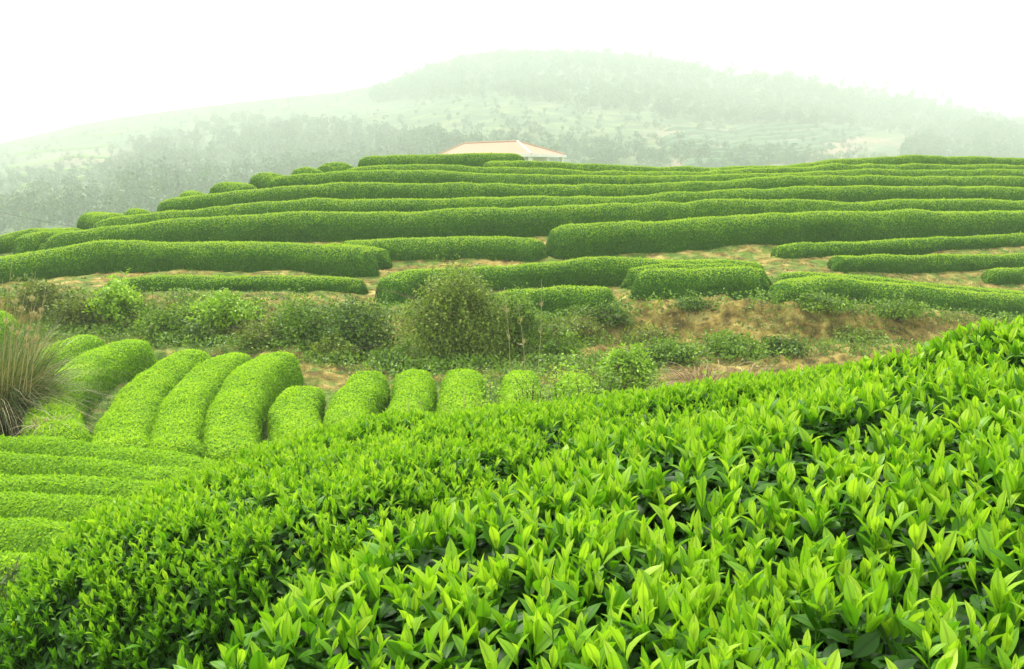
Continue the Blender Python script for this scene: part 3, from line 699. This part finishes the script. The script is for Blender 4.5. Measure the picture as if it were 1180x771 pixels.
def plume(root, b, tip, nfl, m, wfac=.03):
    b = np.array(b, float); tip = np.array(tip, float); mid = (b + tip) / 2 + np.array([-.02, 0, .05]); pts = catmull(np.array([b, mid, tip]), .12)
    V, T = tube(pts, np.linspace(.008, .003, len(pts)), 4)
    parts = [(V, T, {'var': np.full(len(V), .6)}, 0)]
    k = rng.uniform(.62, 1, nfl); i = (k * (len(pts) - 1)).astype(int); Pp = pts[i] + rng.normal(0, .012, (nfl, 3))
    ax = unit(tip - b); A = unit(ax[None] + rng.normal(0, .30, (nfl, 3))); NN = unit(np.cross(A, rng.normal(size=(nfl, 3))))
    lv = leaves(Pp, A, NN, np.full(nfl, .11) * rng.uniform(.5, 1.2, nfl), np.full(nfl, .006), rng.uniform(0, .3, nfl), np.zeros(nfl), LT1, rng.uniform(.45, 1, nfl))
    parts.append((lv[0], lv[1], {'var': lv[2]['var']}, 0)); V, T, mi, at = join(parts)
    mesh('plume', V, T, m, attrs=at, parent=root)
rb = np.array(r_.location)
for (bx, by, tx, ty) in [(2,400,14,300),(8,400,22,318),(-6,400,3,322),(22,400,44,338),(26,402,52,342),(30,402,41,314),(14,396,30,332),(34,408,53,330)]:
    plume(r_, W(bx, by + 50, 17.3) - rb, W(tx, ty, 17.1) - rb, 110, M_DRY)
grass_clump(52, 16.6, 60, 44, M_DRY, 'low tuft of bent dry grass right of the big reed clump', 150, 'dry_grass_tuft', 'dry grass', spread=1.3, droop=(.6, 1.3), zb=float(W(52, 488, 16.6)[2] - .1))
grass_clump(98, 17.2, 46, 30, M_DRY, 'heap of dead straw lying in the gap between two finger hedges', 420, 'straw_heap', 'straw', spread=1.8, droop=(.6, 1.4))
grass_clump(815, 15.5, 95, 75, M_FERN, 'clump of dead brown fern and grass near the crest of the leafy hedge', 420, 'dry_fern', 'fern', spread=1.5, droop=(.5, 1.3), zb=float(W(815, 440, 15.5)[2] - .1))
grass_clump(858, 15.5, 60, 45, M_FERN, 'smaller dead grass tuft right of the dry fern clump', 150, 'dry_grass_tuft', 'dry grass', spread=1.5, droop=(.5, 1.3), zb=float(W(858, 430, 15.5)[2] - .1))
# thin dry stalks
stalks = [((588,425),(581,332),'pale leaning dry stalk over the right flank of the olive bush'),
          ((618,428),(624,322),'tall pale dry stalk right of the leaning one'),
          ((606,420),(596,345),'thin reddish stalk between the two pale ones'),
          ((468,492),(470,458),'bare twig standing before the wavy finger hedge, leftmost of four'),
          ((489,494),(484,462),'bare twig second from left before the finger hedges'),
          ((513,492),(512,468),'short bare twig third from left before the finger hedges'),
          ((537,492),(534,446),'tallest bare twig of the four before the finger hedges')]
for i, (b, t, label) in enumerate(stalks):
    d = 21.0 if i < 3 else 13.0
    B = W(b[0], b[1], d); Tp = W(t[0], t[1], d - .2); g = ground0(B[0], B[1])[0]; B[2] = g - .02
    root = empty('dry_stalk', B, label, 'stalk', 'thin dry stalks')
    mid = (B + Tp) / 2 + np.array([.04, 0, .02]); pts = catmull(np.array([B, mid, Tp]) - B, .2)
    V, T = tube(pts, np.linspace(.008, .004, len(pts)) * (1 if i < 3 else .8), 4)
    nf = 26 if i < 3 else 10
    k = rng.uniform(.5, 1, nf); Pp = pts[(k * (len(pts) - 1)).astype(int)]
    A = unit(rng.normal(0, .5, (nf, 3)) + np.array([0, 0, 1.])); NN = unit(np.cross(A, rng.normal(size=(nf, 3))))
    lv = leaves(Pp, A, NN, rng.uniform(.06, .22, nf) * (1 if i < 3 else .5), np.full(nf, .006), rng.uniform(0, .5, nf), np.zeros(nf), LT1, rng.uniform(.3, 1, nf))
    V, T, mi, at = join([(V, T, {'var': np.full(len(V), .7)}, 0), (lv[0], lv[1], {'var': lv[2]['var']}, 0)])
    mesh('stem', V, T, M_DRY, attrs=at, parent=root)
# dark leafy plant at the left edge beside the flat rows
shrub(-8, 7.6, 70, 90, M_DEEP, 'dark leafy plant at the left edge beside the flat rows', name='dark_plant', cat='plant', n=1100, ll=.05, nst=7, group=None)

# ------------------------------------------------------------------ grass and undergrowth (stuff)
def field(name, label, cnt, region, m, lo, hi, wd, maskf, segs=3, leafy=False, ll=.05):
    X = rng.uniform(region[0], region[1], cnt); Y = rng.uniform(region[2], region[3], cnt)
    Z = ground(X, Y); P = np.stack([X, Y, Z], 1)
    ok = inframe(P, .1) & (rng.random(cnt) < maskf(X, Y, P)); P = P[ok]; n = len(P)
    if leafy:
        N = unit(rng.normal(size=(n, 3)) * .5 + np.array([0, -.4, 1.])); A, NN = orient(N, -.1, .9, .3, .4)
        hgt = rng.random(n) * hi; P[:, 2] += hgt; L = ll * rng.uniform(.6, 1.4, n)
        lv = leaves(P, A, NN, L, L * .28, rng.uniform(0, .4, n), rng.uniform(0, .4, n), LT1, np.clip(rng.normal(.45, .2, n), 0, 1))
        o = mesh(name, lv[0], lv[1], m, attrs={'var': lv[2]['var']}, smoothf=np.zeros(len(lv[1]), bool))
    else:
        D = unit(np.stack([rng.normal(0, .45, n), rng.normal(0, .45, n), np.ones(n)], 1)); L = rng.uniform(lo, hi, n)
        o = blades(P - np.array([0, 0, .01]), D, L, wd * rng.uniform(.6, 1.4, n), rng.uniform(0, .6, n), m, name, None, segs=segs)
    tag(o, label, None, None, 'stuff'); return o
M_GRASS = leafcol('short grass blade', (.03,.09,.012), (.085,.2,.025), (.19,.32,.06), .3)
def sw(X, Y, P): return soil_w(X, Y, P[:, 2])
field('grass', 'short green grass on the floor of the hollow', 150000, (-13, 9, 11, 26.5), M_GRASS, .04, .13, .006, lambda X, Y, P: .4 + .6 * smooth(.4, .6, fbm(X * .8, Y * .8, 77)))
field('grass', 'green grass strips along the feet of the upper tea rows', 120000, (-22, 27, 27, 41), M_GRASS, .05, .16, .009,
      lambda X, Y, P: smooth(.50, .62, fbm(X * .55, Y * 1.6, 51)))
def bankm(X, Y, P):
    px, py = project(P); s = X / Y; D = herm(s, BD); f = (Y - D[:, 9]) / (D[:, 12] - D[:, 9])
    on = smooth(-.3, .05, f) * (1 - smooth(1.05, 1.25, f)); return on * f, on, f, px
def m_leafy(X, Y, P):
    _, on, f, px = bankm(X, Y, P); c = smooth(.42, .56, fbm(X * .9, Y * 1.4, 61))
    bare = smooth(640, 730, px) * smooth(.12, .3, f) * (1 - smooth(.86, .95, f))
    return on * np.maximum(c, .25) * (1 - .85 * bare)
field('undergrowth', 'low leafy weeds covering the bank', 230000, (-16, 16, 20.5, 32), M_GREEN, 0, .30, 0, m_leafy, leafy=True, ll=.085)
def m_dry(X, Y, P):
    _, on, f, px = bankm(X, Y, P); c = smooth(.48, .6, fbm(X * 1.1, Y * 1.1, 88)); return on * (c * .9 + .2)
field('dry_weeds', 'tangled dry grass and twigs on the bank', 60000, (-16, 16, 20.5, 32), M_BRUSH, .08, .30, .007, m_dry)
field('grass', 'dry and green grass at the foot of the big leafy hedge', 16000, (-4, -1.2, 2.0, 6.5), M_DRY, .03, .10, .002, lambda X, Y, P: .3 + .5 * smooth(.45, .6, fbm(X * 2, Y * 2, 5)))

def clods():
    n = 26000; X = rng.uniform(-14, 24, n); Y = rng.uniform(22, 38, n); Z = ground(X, Y); P = np.stack([X, Y, Z], 1)
    w_ = soil_w(X, Y, Z); ok = inframe(P, .05) & (rng.random(n) < smooth(.35, .8, w_) * smooth(.4, .6, fbm(X * 1.2, Y * 1.2, 5)) + .04); P = P[ok]; n = len(P)
    o6 = np.array([(1,0,0),(0,1,0),(-1,0,0),(0,-1,0),(0,0,1),(0,0,-.6)], float); tr = np.array([(0,1,4),(1,2,4),(2,3,4),(3,0,4),(1,0,5),(2,1,5),(3,2,5),(0,3,5)])
    V = (P[:, None] + o6[None] * (rng.uniform(.015, .06, (n, 1, 1)) * rng.uniform(.5, 1.3, (n, 6, 3)))).reshape(-1, 3)
    T = (tr[None] + (np.arange(n) * 6)[:, None, None]).reshape(-1, 3)
    m = noise_mat('dry soil clods', [(.3, (.10,.08,.03)), (.5, (.24,.19,.08)), (.7, (.42,.36,.18))], scale=3)
    tag(mesh('soil_clods', V, T, m, smoothf=np.zeros(len(T), bool)), 'loose clods and stones on the bare soil', None, None, 'stuff')
clods()

# ------------------------------------------------------------------ misty hills
def tab(px, T):
    x = [t[0] for t in T]; y = [t[1] for t in T]; return np.interp(px, x, y)
SIL_M = [(-700,190),(-200,185),(0,168),(100,143),(250,122),(400,107),(460,96),(500,78),(540,66),(590,62),(656,62),(758,70),(798,77),(834,89),(864,87),(905,91),(946,99),(986,112),(1022,117),(1057,123),(1088,131),(1118,137),(1180,147),(1300,160),(1500,180),(1900,195)]
SIL_L = [(-700,215),(-200,212),(0,208),(100,190),(170,164),(230,142),(280,136),(340,140),(400,146),(450,158),(500,162),(560,178),(640,200),(760,222),(1000,240),(1900,240)]
SIL_R = [(-700,260),(700,260),(900,225),(1000,196),(1050,170),(1090,146),(1120,141),(1180,150),(1300,158),(1500,170),(1900,190)]
DM, DL, DR = 1450.0, 1260.0, 1060.0
def hillz(X, Y):
    px = 590 + F * X / Y * .995
    def crest(S, D): return (200 - tab(px, S)) / F * D
    zm = crest(SIL_M, DM); zl = crest(SIL_L, DL); zr = crest(SIL_R, DR)
    t = np.clip((Y - 130) / (DM - 130), 0, 1)
    m = -24 + (zm + 24) * (.35 * t + .65 * t ** 1.9); m = np.where(Y > DM, zm - (Y - DM) * .25, m)
    t = np.clip((Y - 120) / (DL - 120), 0, 1); l = -24 + (zl + 24) * t ** 2.1; l = np.where(Y > DL, zl - (Y - DL) * .22, l)
    t = np.clip((Y - 120) / (DR - 120), 0, 1); r = -24 + (zr + 24) * t ** 2.1; r = np.where(Y > DR, zr - (Y - DR) * .2, r)
    a = np.maximum(np.maximum(m, l), r)
    n = (fbm(X * .008, Y * .008, 21, 5) - .5) * 17 * smooth(150, 400, Y) * (1 - .7 * smooth(1300, 1430, Y))
    return a + n - 3
def hill_material():
    m, t, new, ln = mat('hillside')
    geo = new('ShaderNodeNewGeometry')
    def no(sc, det=6):
        n = new('ShaderNodeTexNoise'); n.inputs['Scale'].default_value = sc; n.inputs['Detail'].default_value = det; ln(geo.outputs['Position'], n.inputs['Vector']); return n.outputs[0]
    g = ramp(new, [(.3, (.035,.07,.022)), (.48, (.075,.13,.035)), (.66, (.20,.24,.08))]); ln(no(.05, 8), g.inputs[0])
    s = ramp(new, [(.35, (.28,.19,.11)), (.7, (.42,.30,.19))]); ln(no(.2, 8), s.inputs[0])
    at = new('ShaderNodeAttribute'); at.attribute_name = 'soil'
    mx = new('ShaderNodeMix'); mx.data_type = 'RGBA'; ln(at.outputs['Fac'], mx.inputs[0]); ln(g.outputs[0], mx.inputs[6]); ln(s.outputs[0], mx.inputs[7])
    p = new('ShaderNodeBsdfPrincipled'); p.inputs['Roughness'].default_value = 1; ln(mx.outputs[2], p.inputs['Base Color'])
    b = new('ShaderNodeBump'); b.inputs['Strength'].default_value = .8; b.inputs['Distance'].default_value = 1.5
    ln(no(.6, 8), b.inputs['Height']); ln(b.outputs[0], p.inputs['Normal'])
    o = new('ShaderNodeOutputMaterial'); ln(p.outputs[0], o.inputs[0]); return m
SS = np.linspace(-.95, .95, 460); DD = np.concatenate([np.linspace(118, 1290, 320), np.linspace(1296, 1600, 80)])
Sg, Dg = np.meshgrid(SS, DD, indexing='ij'); Xh = (Sg * Dg).ravel(); Yh = Dg.ravel(); Zh = hillz(Xh, Yh)
pxh, pyh = project(np.stack([Xh, Yh, Zh], 1))
sh = (smooth(720, 800, pxh) * (1 - smooth(1040, 1080, pxh)) * smooth(142, 152, pyh) * (1 - smooth(190, 200, pyh))) * smooth(.40, .55, fbm(pxh / 60, pyh / 9, 12))
sh = np.maximum(sh, .8 * np.exp(-((pxh - 85 - (190 - pyh) * 1.0) / 60) ** 2 - ((pyh - 182) / 9) ** 2))
o = mesh('hills', np.stack([Xh, Yh, Zh], 1), gridtris(len(SS), len(DD)), hill_material(), attrs={'soil': np.clip(sh, 0, 1)})
tag(o, 'misty green hills behind the tea garden', None, None, 'structure')
def hit_hill(px, py, d0=130., d1=1520.):
    d = np.linspace(d0, d1, 900); s = ts(px, py); f = hillz(s * d, d) - tz(py) * d
    k = np.where(f >= 0)[0]; return float(d[k[0]]) if len(k) else None
M_FOR = leaf_mat('forest foliage', [(0, (.03,.07,.015)), (.5, (.065,.14,.03)), (1, (.14,.25,.05))], trans=.2, nscale=.03, namp=.5)
def crown_mesh(rad, hh, nq, size):
    """ragged crown of leaf clumps round a few lobes, unit tree"""
    lob = rng.normal(size=(7, 3)) * np.array([rad * .42, rad * .42, hh * .2]) + np.array([0, 0, hh * .62])
    k = rng.integers(0, 7, nq); dirv = unit(rng.normal(size=(nq, 3)))
    P = lob[k] + dirv * np.array([rad * .5, rad * .5, hh * .24]) * rng.uniform(.55, 1.08, (nq, 1))
    N = unit(dirv + rng.normal(size=(nq, 3)) * .35); A, NN = orient(N, -.2, .5, .1, .4)
    L = size * rng.uniform(.6, 1.4, nq)
    return leaves(P, A, NN, L, L * .38, rng.uniform(0, .3, nq), rng.uniform(0, .3, nq), LT1, np.clip(rng.normal(.5, .2, nq), 0, 1))
protos = [crown_mesh(rng.uniform(2.0, 2.8), rng.uniform(4.5, 6.2), 150, .70) for _ in range(10)]
def forest(name, label, boxes, m=None):
    Vs, Ts, As, off = [], [], [], 0
    for (x0, x1, top, bot, cnt, sc) in boxes:
        for _ in range(cnt):
            px = rng.uniform(x0, x1); a, b = tab(px, top), tab(px, bot)
            if b <= a: continue
            py = rng.uniform(a, b); d = hit_hill(px, py)
            if d is None: continue
            X = ts(px, py) * d; Z = hillz(np.array([X]), np.array([d]))[0]
            v, t, at = protos[rng.integers(10)]
            th = rng.uniform(0, 6.28); k = sc * rng.uniform(.6, 1.25) * (1.9 if d < 1150 else 2.4)
            R = np.array([[math.cos(th), -math.sin(th), 0], [math.sin(th), math.cos(th), 0], [0, 0, 1]])
            Vs.append((v @ R.T) * k + np.array([X, d, Z - .5])); Ts.append(t + off); off += len(v); As.append(np.clip(.5 + (at['var'] - .5) * .5 + rng.normal(0, .13), 0, 1))
    o = mesh(name, np.concatenate(Vs), np.concatenate(Ts), m or M_FOR, attrs={'var': np.concatenate(As)}, smoothf=np.zeros(sum(len(t) for t in Ts), bool))
    return tag(o, label, None, None, 'stuff')
forest('forest', 'dense misty wood on the near left hill', [(140, 640, [(140,180),(190,156),(250,140),(300,138),(360,142),(420,150),(480,158),(560,176),(640,198)], [(140,265),(300,230),(640,215)], 1500, .9)])
forest('forest', 'dark misty wood along the upper slope of the main mountain', [(430, 1180, [(430,112),(500,82),(560,68),(656,64),(758,72),(834,90),(905,92),(986,113),(1057,124),(1118,138),(1180,148)], [(430,118),(560,112),(700,128),(850,145),(1000,150),(1060,160),(1180,165)], 2300, .95)])
forest('forest', 'wood on the right hill and the scrub at its foot', [(1040, 1300, [(1040,176),(1090,148),(1120,142),(1180,152),(1300,160)], [(1040,195),(1300,198)], 620, .95), (660, 1060, [(660,170),(1060,186)], [(660,200),(1060,196)], 260, .6), (0, 200, [(0,205),(200,190)], [(0,275),(200,260)], 260, .7)])
forest('forest', 'scattered low scrub over the open hillsides', [(0, 700, [(0,175),(120,150),(300,122),(480,105),(700,120)], [(0,215),(700,190)], 420, .5), (560, 1000, [(560,120),(1000,150)], [(560,185),(1000,180)], 220, .5)])
# trees one can tell apart on the skyline of the right ridge
G6 = 'trees on the right skyline'
ctr_m = []
for i in range(5):
    v, t, at = crown_mesh(rng.uniform(2.0, 2.9), rng.uniform(5.4, 6.8), 420, .75)
    me = mesh('crown', v, t, M_FOR, attrs={'var': at['var']}, smoothf=np.zeros(len(t), bool))
    tv, tt = tube(np.array([[0, 0, -.8], [.05, 0, 1.5], [.12, .1, 3.2], [.1, .15, 4.2]]), [.22, .17, .12, .06], 6)
    tm = mesh('trunk', tv, tt, M_STEM)
    ctr_m.append((me.data, tm.data)); bpy.data.objects.remove(me); bpy.data.objects.remove(tm)
sky_trees = [(700,'small'),(748,'small'),(842,'tall'),(868,'low'),(905,'low'),(938,'round'),(968,'round'),(992,'tall'),(1003,'leaning'),(1016,'tall'),(1034,'round'),(1048,'tall'),(1062,'broad'),(1076,'broad'),(1090,'tall'),(1106,'broad'),(1122,'round'),(1138,'tall'),(1154,'broad'),(1172,'round'),(1192,'broad')]
NTH = 'first second third fourth fifth sixth seventh eighth ninth tenth eleventh twelfth thirteenth fourteenth fifteenth sixteenth seventeenth eighteenth nineteenth twentieth last'.split()
for i, (px, kd) in enumerate(sky_trees):
    s = ts(px, 130); d = np.linspace(180, 1500, 900); zz = hillz(s * d, d) / d; k = int(np.argmax(zz)); dd_ = float(d[k]) - 12; X = s * dd_; Z = float(hillz(np.array([X]), np.array([dd_]))[0])
    where = ('right of the tallest summit' if px < 800 else 'on the falling skyline' if px < 960 else 'on the dark right ridge' )
    t = empty('tree', (X, dd_, Z), f'{kd} misty tree {where}, {NTH[i]} skyline tree from the left', 'tree', G6)
    cm, tm = ctr_m[i % 5]
    for nm, me in (('crown', cm), ('trunk', tm)):
        c = bpy.data.objects.new(nm, me); COL.objects.link(c); c.parent = t
    sc = {'small': .75, 'tall': 1.35, 'low': .7, 'round': 1.0, 'leaning': 1.15, 'broad': 1.15}[kd] * (2.0 if dd_ > 1150 else 1.8)
    t.scale = (sc * (1.25 if kd == 'broad' else 1), sc, sc); t.rotation_euler = (0, .12 if kd == 'leaning' else 0, random.random() * 6.28)
# far terraced rows
def far_row(poly, label, wd, h, M, group):
    pts = []
    for px, py in poly:
        d = hit_hill(px, py)
        if d: pts.append((ts(px, py) * d, d))
    if len(pts) < 2: return
    pts = np.array(pts); dm = pts[:, 1].copy()
    for _ in range(2): dm[1:-1] = (dm[:-2] + dm[1:-1] + dm[2:]) / 3
    pts[:, 0] *= dm / pts[:, 1]; pts[:, 1] = dm
    L = catmull(np.column_stack([pts, np.zeros(len(pts))]), 5.0); z = hillz(L[:, 0], L[:, 1])
    tg = unit(np.gradient(L[:, :2], axis=0)); nr = np.stack([tg[:, 1], -tg[:, 0]], 1)
    th = np.linspace(0, math.pi, 7); n = len(L); e = np.minimum(1, np.minimum(np.arange(n), np.arange(n)[::-1]) / 2 + .15)
    hn = h * (.85 + .3 * fbm(np.arange(n) * .4, np.zeros(n), 9))
    X = L[:, 0:1] + nr[:, 0:1] * np.cos(th)[None] * (wd / 2 * e)[:, None]; Y = L[:, 1:2] + nr[:, 1:2] * np.cos(th)[None] * (wd / 2 * e)[:, None]
    Z = z[:, None] - .3 + (hn * e)[:, None] * np.sin(th)[None] ** .7 + .3 * np.sin(th)[None]
    V = np.stack([X, Y, Z], 2).reshape(-1, 3); T = gridtris(n, 7)
    b = V.mean(0); o = mesh('terrace_row', V - b, T, M, attrs={'var': rng.uniform(.2, .7, len(V))}); o.location = b
    tag(o, label, 'tea row', group)
M_FROW = leaf_mat('far tea row', [(0, (.03,.10,.02)), (1, (.10,.24,.04))], nscale=.6, namp=.4, trans=.1)
ordn = ['topmost', 'second', 'third', 'fourth', 'fifth', 'sixth', 'seventh', 'eighth', 'ninth', 'tenth', 'lowest']
for i in range(11):
    y = 147 + i * 4.3; x0 = 765 + 5 * math.sin(i * 1.7) + (i > 6) * 20; x1 = 1030 - i * 11
    poly = [(x0 + (x1 - x0) * k / 9, y + 5 - 9 * (k / 9) ** 1.4 + 1.2 * math.sin(k * .9 + i)) for k in range(10)]
    far_row(poly, f'{ordn[i]} misty terrace line on the far right hillside, counted from above', 4.2, 3.0, M_FROW, 'terrace lines on the far right hillside')
for i in range(7):
    y = 160 + i * 13; x0 = 8 + 6 * math.sin(i * 2.1); x1 = 150 - i * 9
    poly = [(x0 + (x1 - x0) * k / 6, y + 7 - 12 * (k / 6) + 1.0 * math.sin(k + i)) for k in range(7)]
    far_row(poly, f'{ordn[i] if i < 6 else "lowest"} misty terrace line on the far left hillside, counted from above', 4.2, 3.0, M_LIME, 'terrace lines on the far left hillside')

# ------------------------------------------------------------------ house behind the crest
def house():
    K = 1.4; fd = np.array([-.8, .6]); sdv = np.array([.6, .8]); c0 = np.array([1.43, 75.0]) * K
    Lf, Ls = 9.2 * K, 4.6 * K; ze = 1.43 * K; zr = 2.46 * K; zg = -1.5
    th = math.atan2(-fd[1], -fd[0])
    root = empty('house', (c0[0], c0[1], zg), 'white pavilion with a salmon tiled hip roof behind the hill crest', 'house')
    m_roof, t, new, ln = mat('salmon roof tiles')
    geo = new('ShaderNodeTexCoord'); wv = new('ShaderNodeTexWave'); wv.inputs['Scale'].default_value = 3.2; wv.inputs['Distortion'].default_value = .3; ln(geo.outputs['Object'], wv.inputs[0])
    r = ramp(new, [(0, (.50,.34,.22)), (1, (.60,.43,.29))]); ln(wv.outputs[0], r.inputs[0])
    p = new('ShaderNodeBsdfPrincipled'); p.inputs['Roughness'].default_value = .7; ln(r.outputs[0], p.inputs['Base Color'])
    b = new('ShaderNodeBump'); b.inputs['Distance'].default_value = .05; ln(wv.outputs[0], b.inputs['Height']); ln(b.outputs[0], p.inputs['Normal'])
    oo = new('ShaderNodeOutputMaterial'); ln(p.outputs[0], oo.inputs[0])
    m_w = noise_mat('white wall plaster', [(.3, (.70,.70,.66)), (.7, (.82,.82,.79))], scale=1.5, bump=.1)
    m_g = noise_mat('dark window glass', [(.3, (.05,.07,.08)), (.7, (.09,.11,.12))], scale=2, rough=.2, bump=0)
    def Pt(f, s, z): q = c0 + fd * f + sdv * s; return np.array([q[0], q[1], z]) - np.array([c0[0], c0[1], zg])
    def prism(name, f0, f1, s0, s1, z0, z1, m, parent):
        V = np.array([Pt(f, s, z) for z in (z0, z1) for f, s in ((f0, s0), (f1, s0), (f1, s1), (f0, s1))])
        Q = [(0,1,2,3),(4,7,6,5),(0,4,5,1),(1,5,6,2),(2,6,7,3),(3,7,4,0)]
        T = np.array([t for q in Q for t in ((q[0], q[1], q[2]), (q[0], q[2], q[3]))])
        return mesh(name, V, T, m, smoothf=np.zeros(len(T), bool), parent=parent)
    V = np.array([Pt(0, 0, ze), Pt(Lf, 0, ze), Pt(Lf, Ls, ze), Pt(0, Ls, ze), Pt(3.0 * K, Ls / 2, zr), Pt(Lf - .9 * K, Ls / 2, zr - .08)])
    T = np.array([(0,4,5),(0,5,1),(1,5,2),(2,5,4),(2,4,3),(3,4,0),(0,1,2),(0,2,3)])
    roof = mesh('roof', V, T, m_roof, smoothf=np.zeros(8, bool), parent=root)
    for a, b in ((0, 4), (4, 5), (5, 1), (3, 4), (2, 5)):
        tv, tt = tube(np.linspace(V[a] + [0, 0, .03], V[b] + [0, 0, .03], 5), np.full(5, .10), 6); mesh('ridge_cap', tv, tt, m_roof if (a, b) != (0, 4) else m_w, parent=roof)
    prism('eave', -.06, Lf + .06, -.06, Ls + .06, ze - .28, ze - .004, m_w, root)
    w0 = prism('wall', 1.6, Lf - .7, 1.0, Ls - .7, zg, ze - .284, m_w, root)
    for f, s in [(.35,.35),(Lf*.33,.35),(Lf*.66,.35),(Lf-.35,.35),(.35,Ls-.35),(.35,Ls*.52)]:
        prism('column', f - .17, f + .17, s - .17, s + .17, zg, ze - .282, m_w, root)
    for k in range(4):
        f = 2.6 + k * 2.3; prism('window', f, f + 1.1, .95, 1.02, zg + 1.0, zg + 2.2, m_g, root)
house()
# power line across the valley at the left
p0 = W(-120, 212, 90); p1 = W(125, 268, 70)
t = np.linspace(0, 1, 40)[:, None]; pts = p0 * (1 - t) + p1 * t; pts[:, 2] -= .35 * (4 * t[:, 0] * (1 - t[:, 0]))
V, T = tube(pts - p0, np.full(40, .010), 5); o = mesh('power_cable', V, T, noise_mat('dark cable', [(.3, (.03,.03,.03)), (.7, (.05,.05,.05))])); o.location = p0
tag(o, 'thin dark cable sagging across the misty valley at the left edge', 'cable')

# ------------------------------------------------------------------ haze
def haze():
    m, t, new, ln = mat('haze')
    v = new('ShaderNodeVolumePrincipled'); v.inputs['Color'].default_value = (.76, .835, .775, 1); v.inputs['Density'].default_value = .00115
    v.inputs['Anisotropy'].default_value = 0
    o = new('ShaderNodeOutputMaterial'); ln(v.outputs[0], o.inputs['Volume'])
    x0, x1, y0, y1, z0, z1 = -1620, 1620, -200, 1640, -40, 92
    z0 = float(min(Zh.min(), -30)) - 2; z1 = float(Zh.max()) + 14
    V = np.array([(x, y, z) for z in (z0, z1) for x, y in ((x0, y0), (x1, y0), (x1, y1), (x0, y1))])
    Q = [(0,3,2,1),(4,5,6,7),(0,1,5,4),(1,2,6,5),(2,3,7,6),(3,0,4,7)]
    T = np.array([t for q in Q for t in ((q[0], q[1], q[2]), (q[0], q[2], q[3]))])
    ob = mesh('haze', V, T, m, smoothf=np.zeros(12, bool)); tag(ob, 'pale greenish mist filling the valley', None, None, 'stuff')
haze()
for o in bpy.data.objects:
    if len(str(o.get('label', '')).split()) > 16: print('LONG', o.name, o['label'])
print('faces', sum(len(o.data.polygons) for o in bpy.data.objects if o.type == 'MESH'))
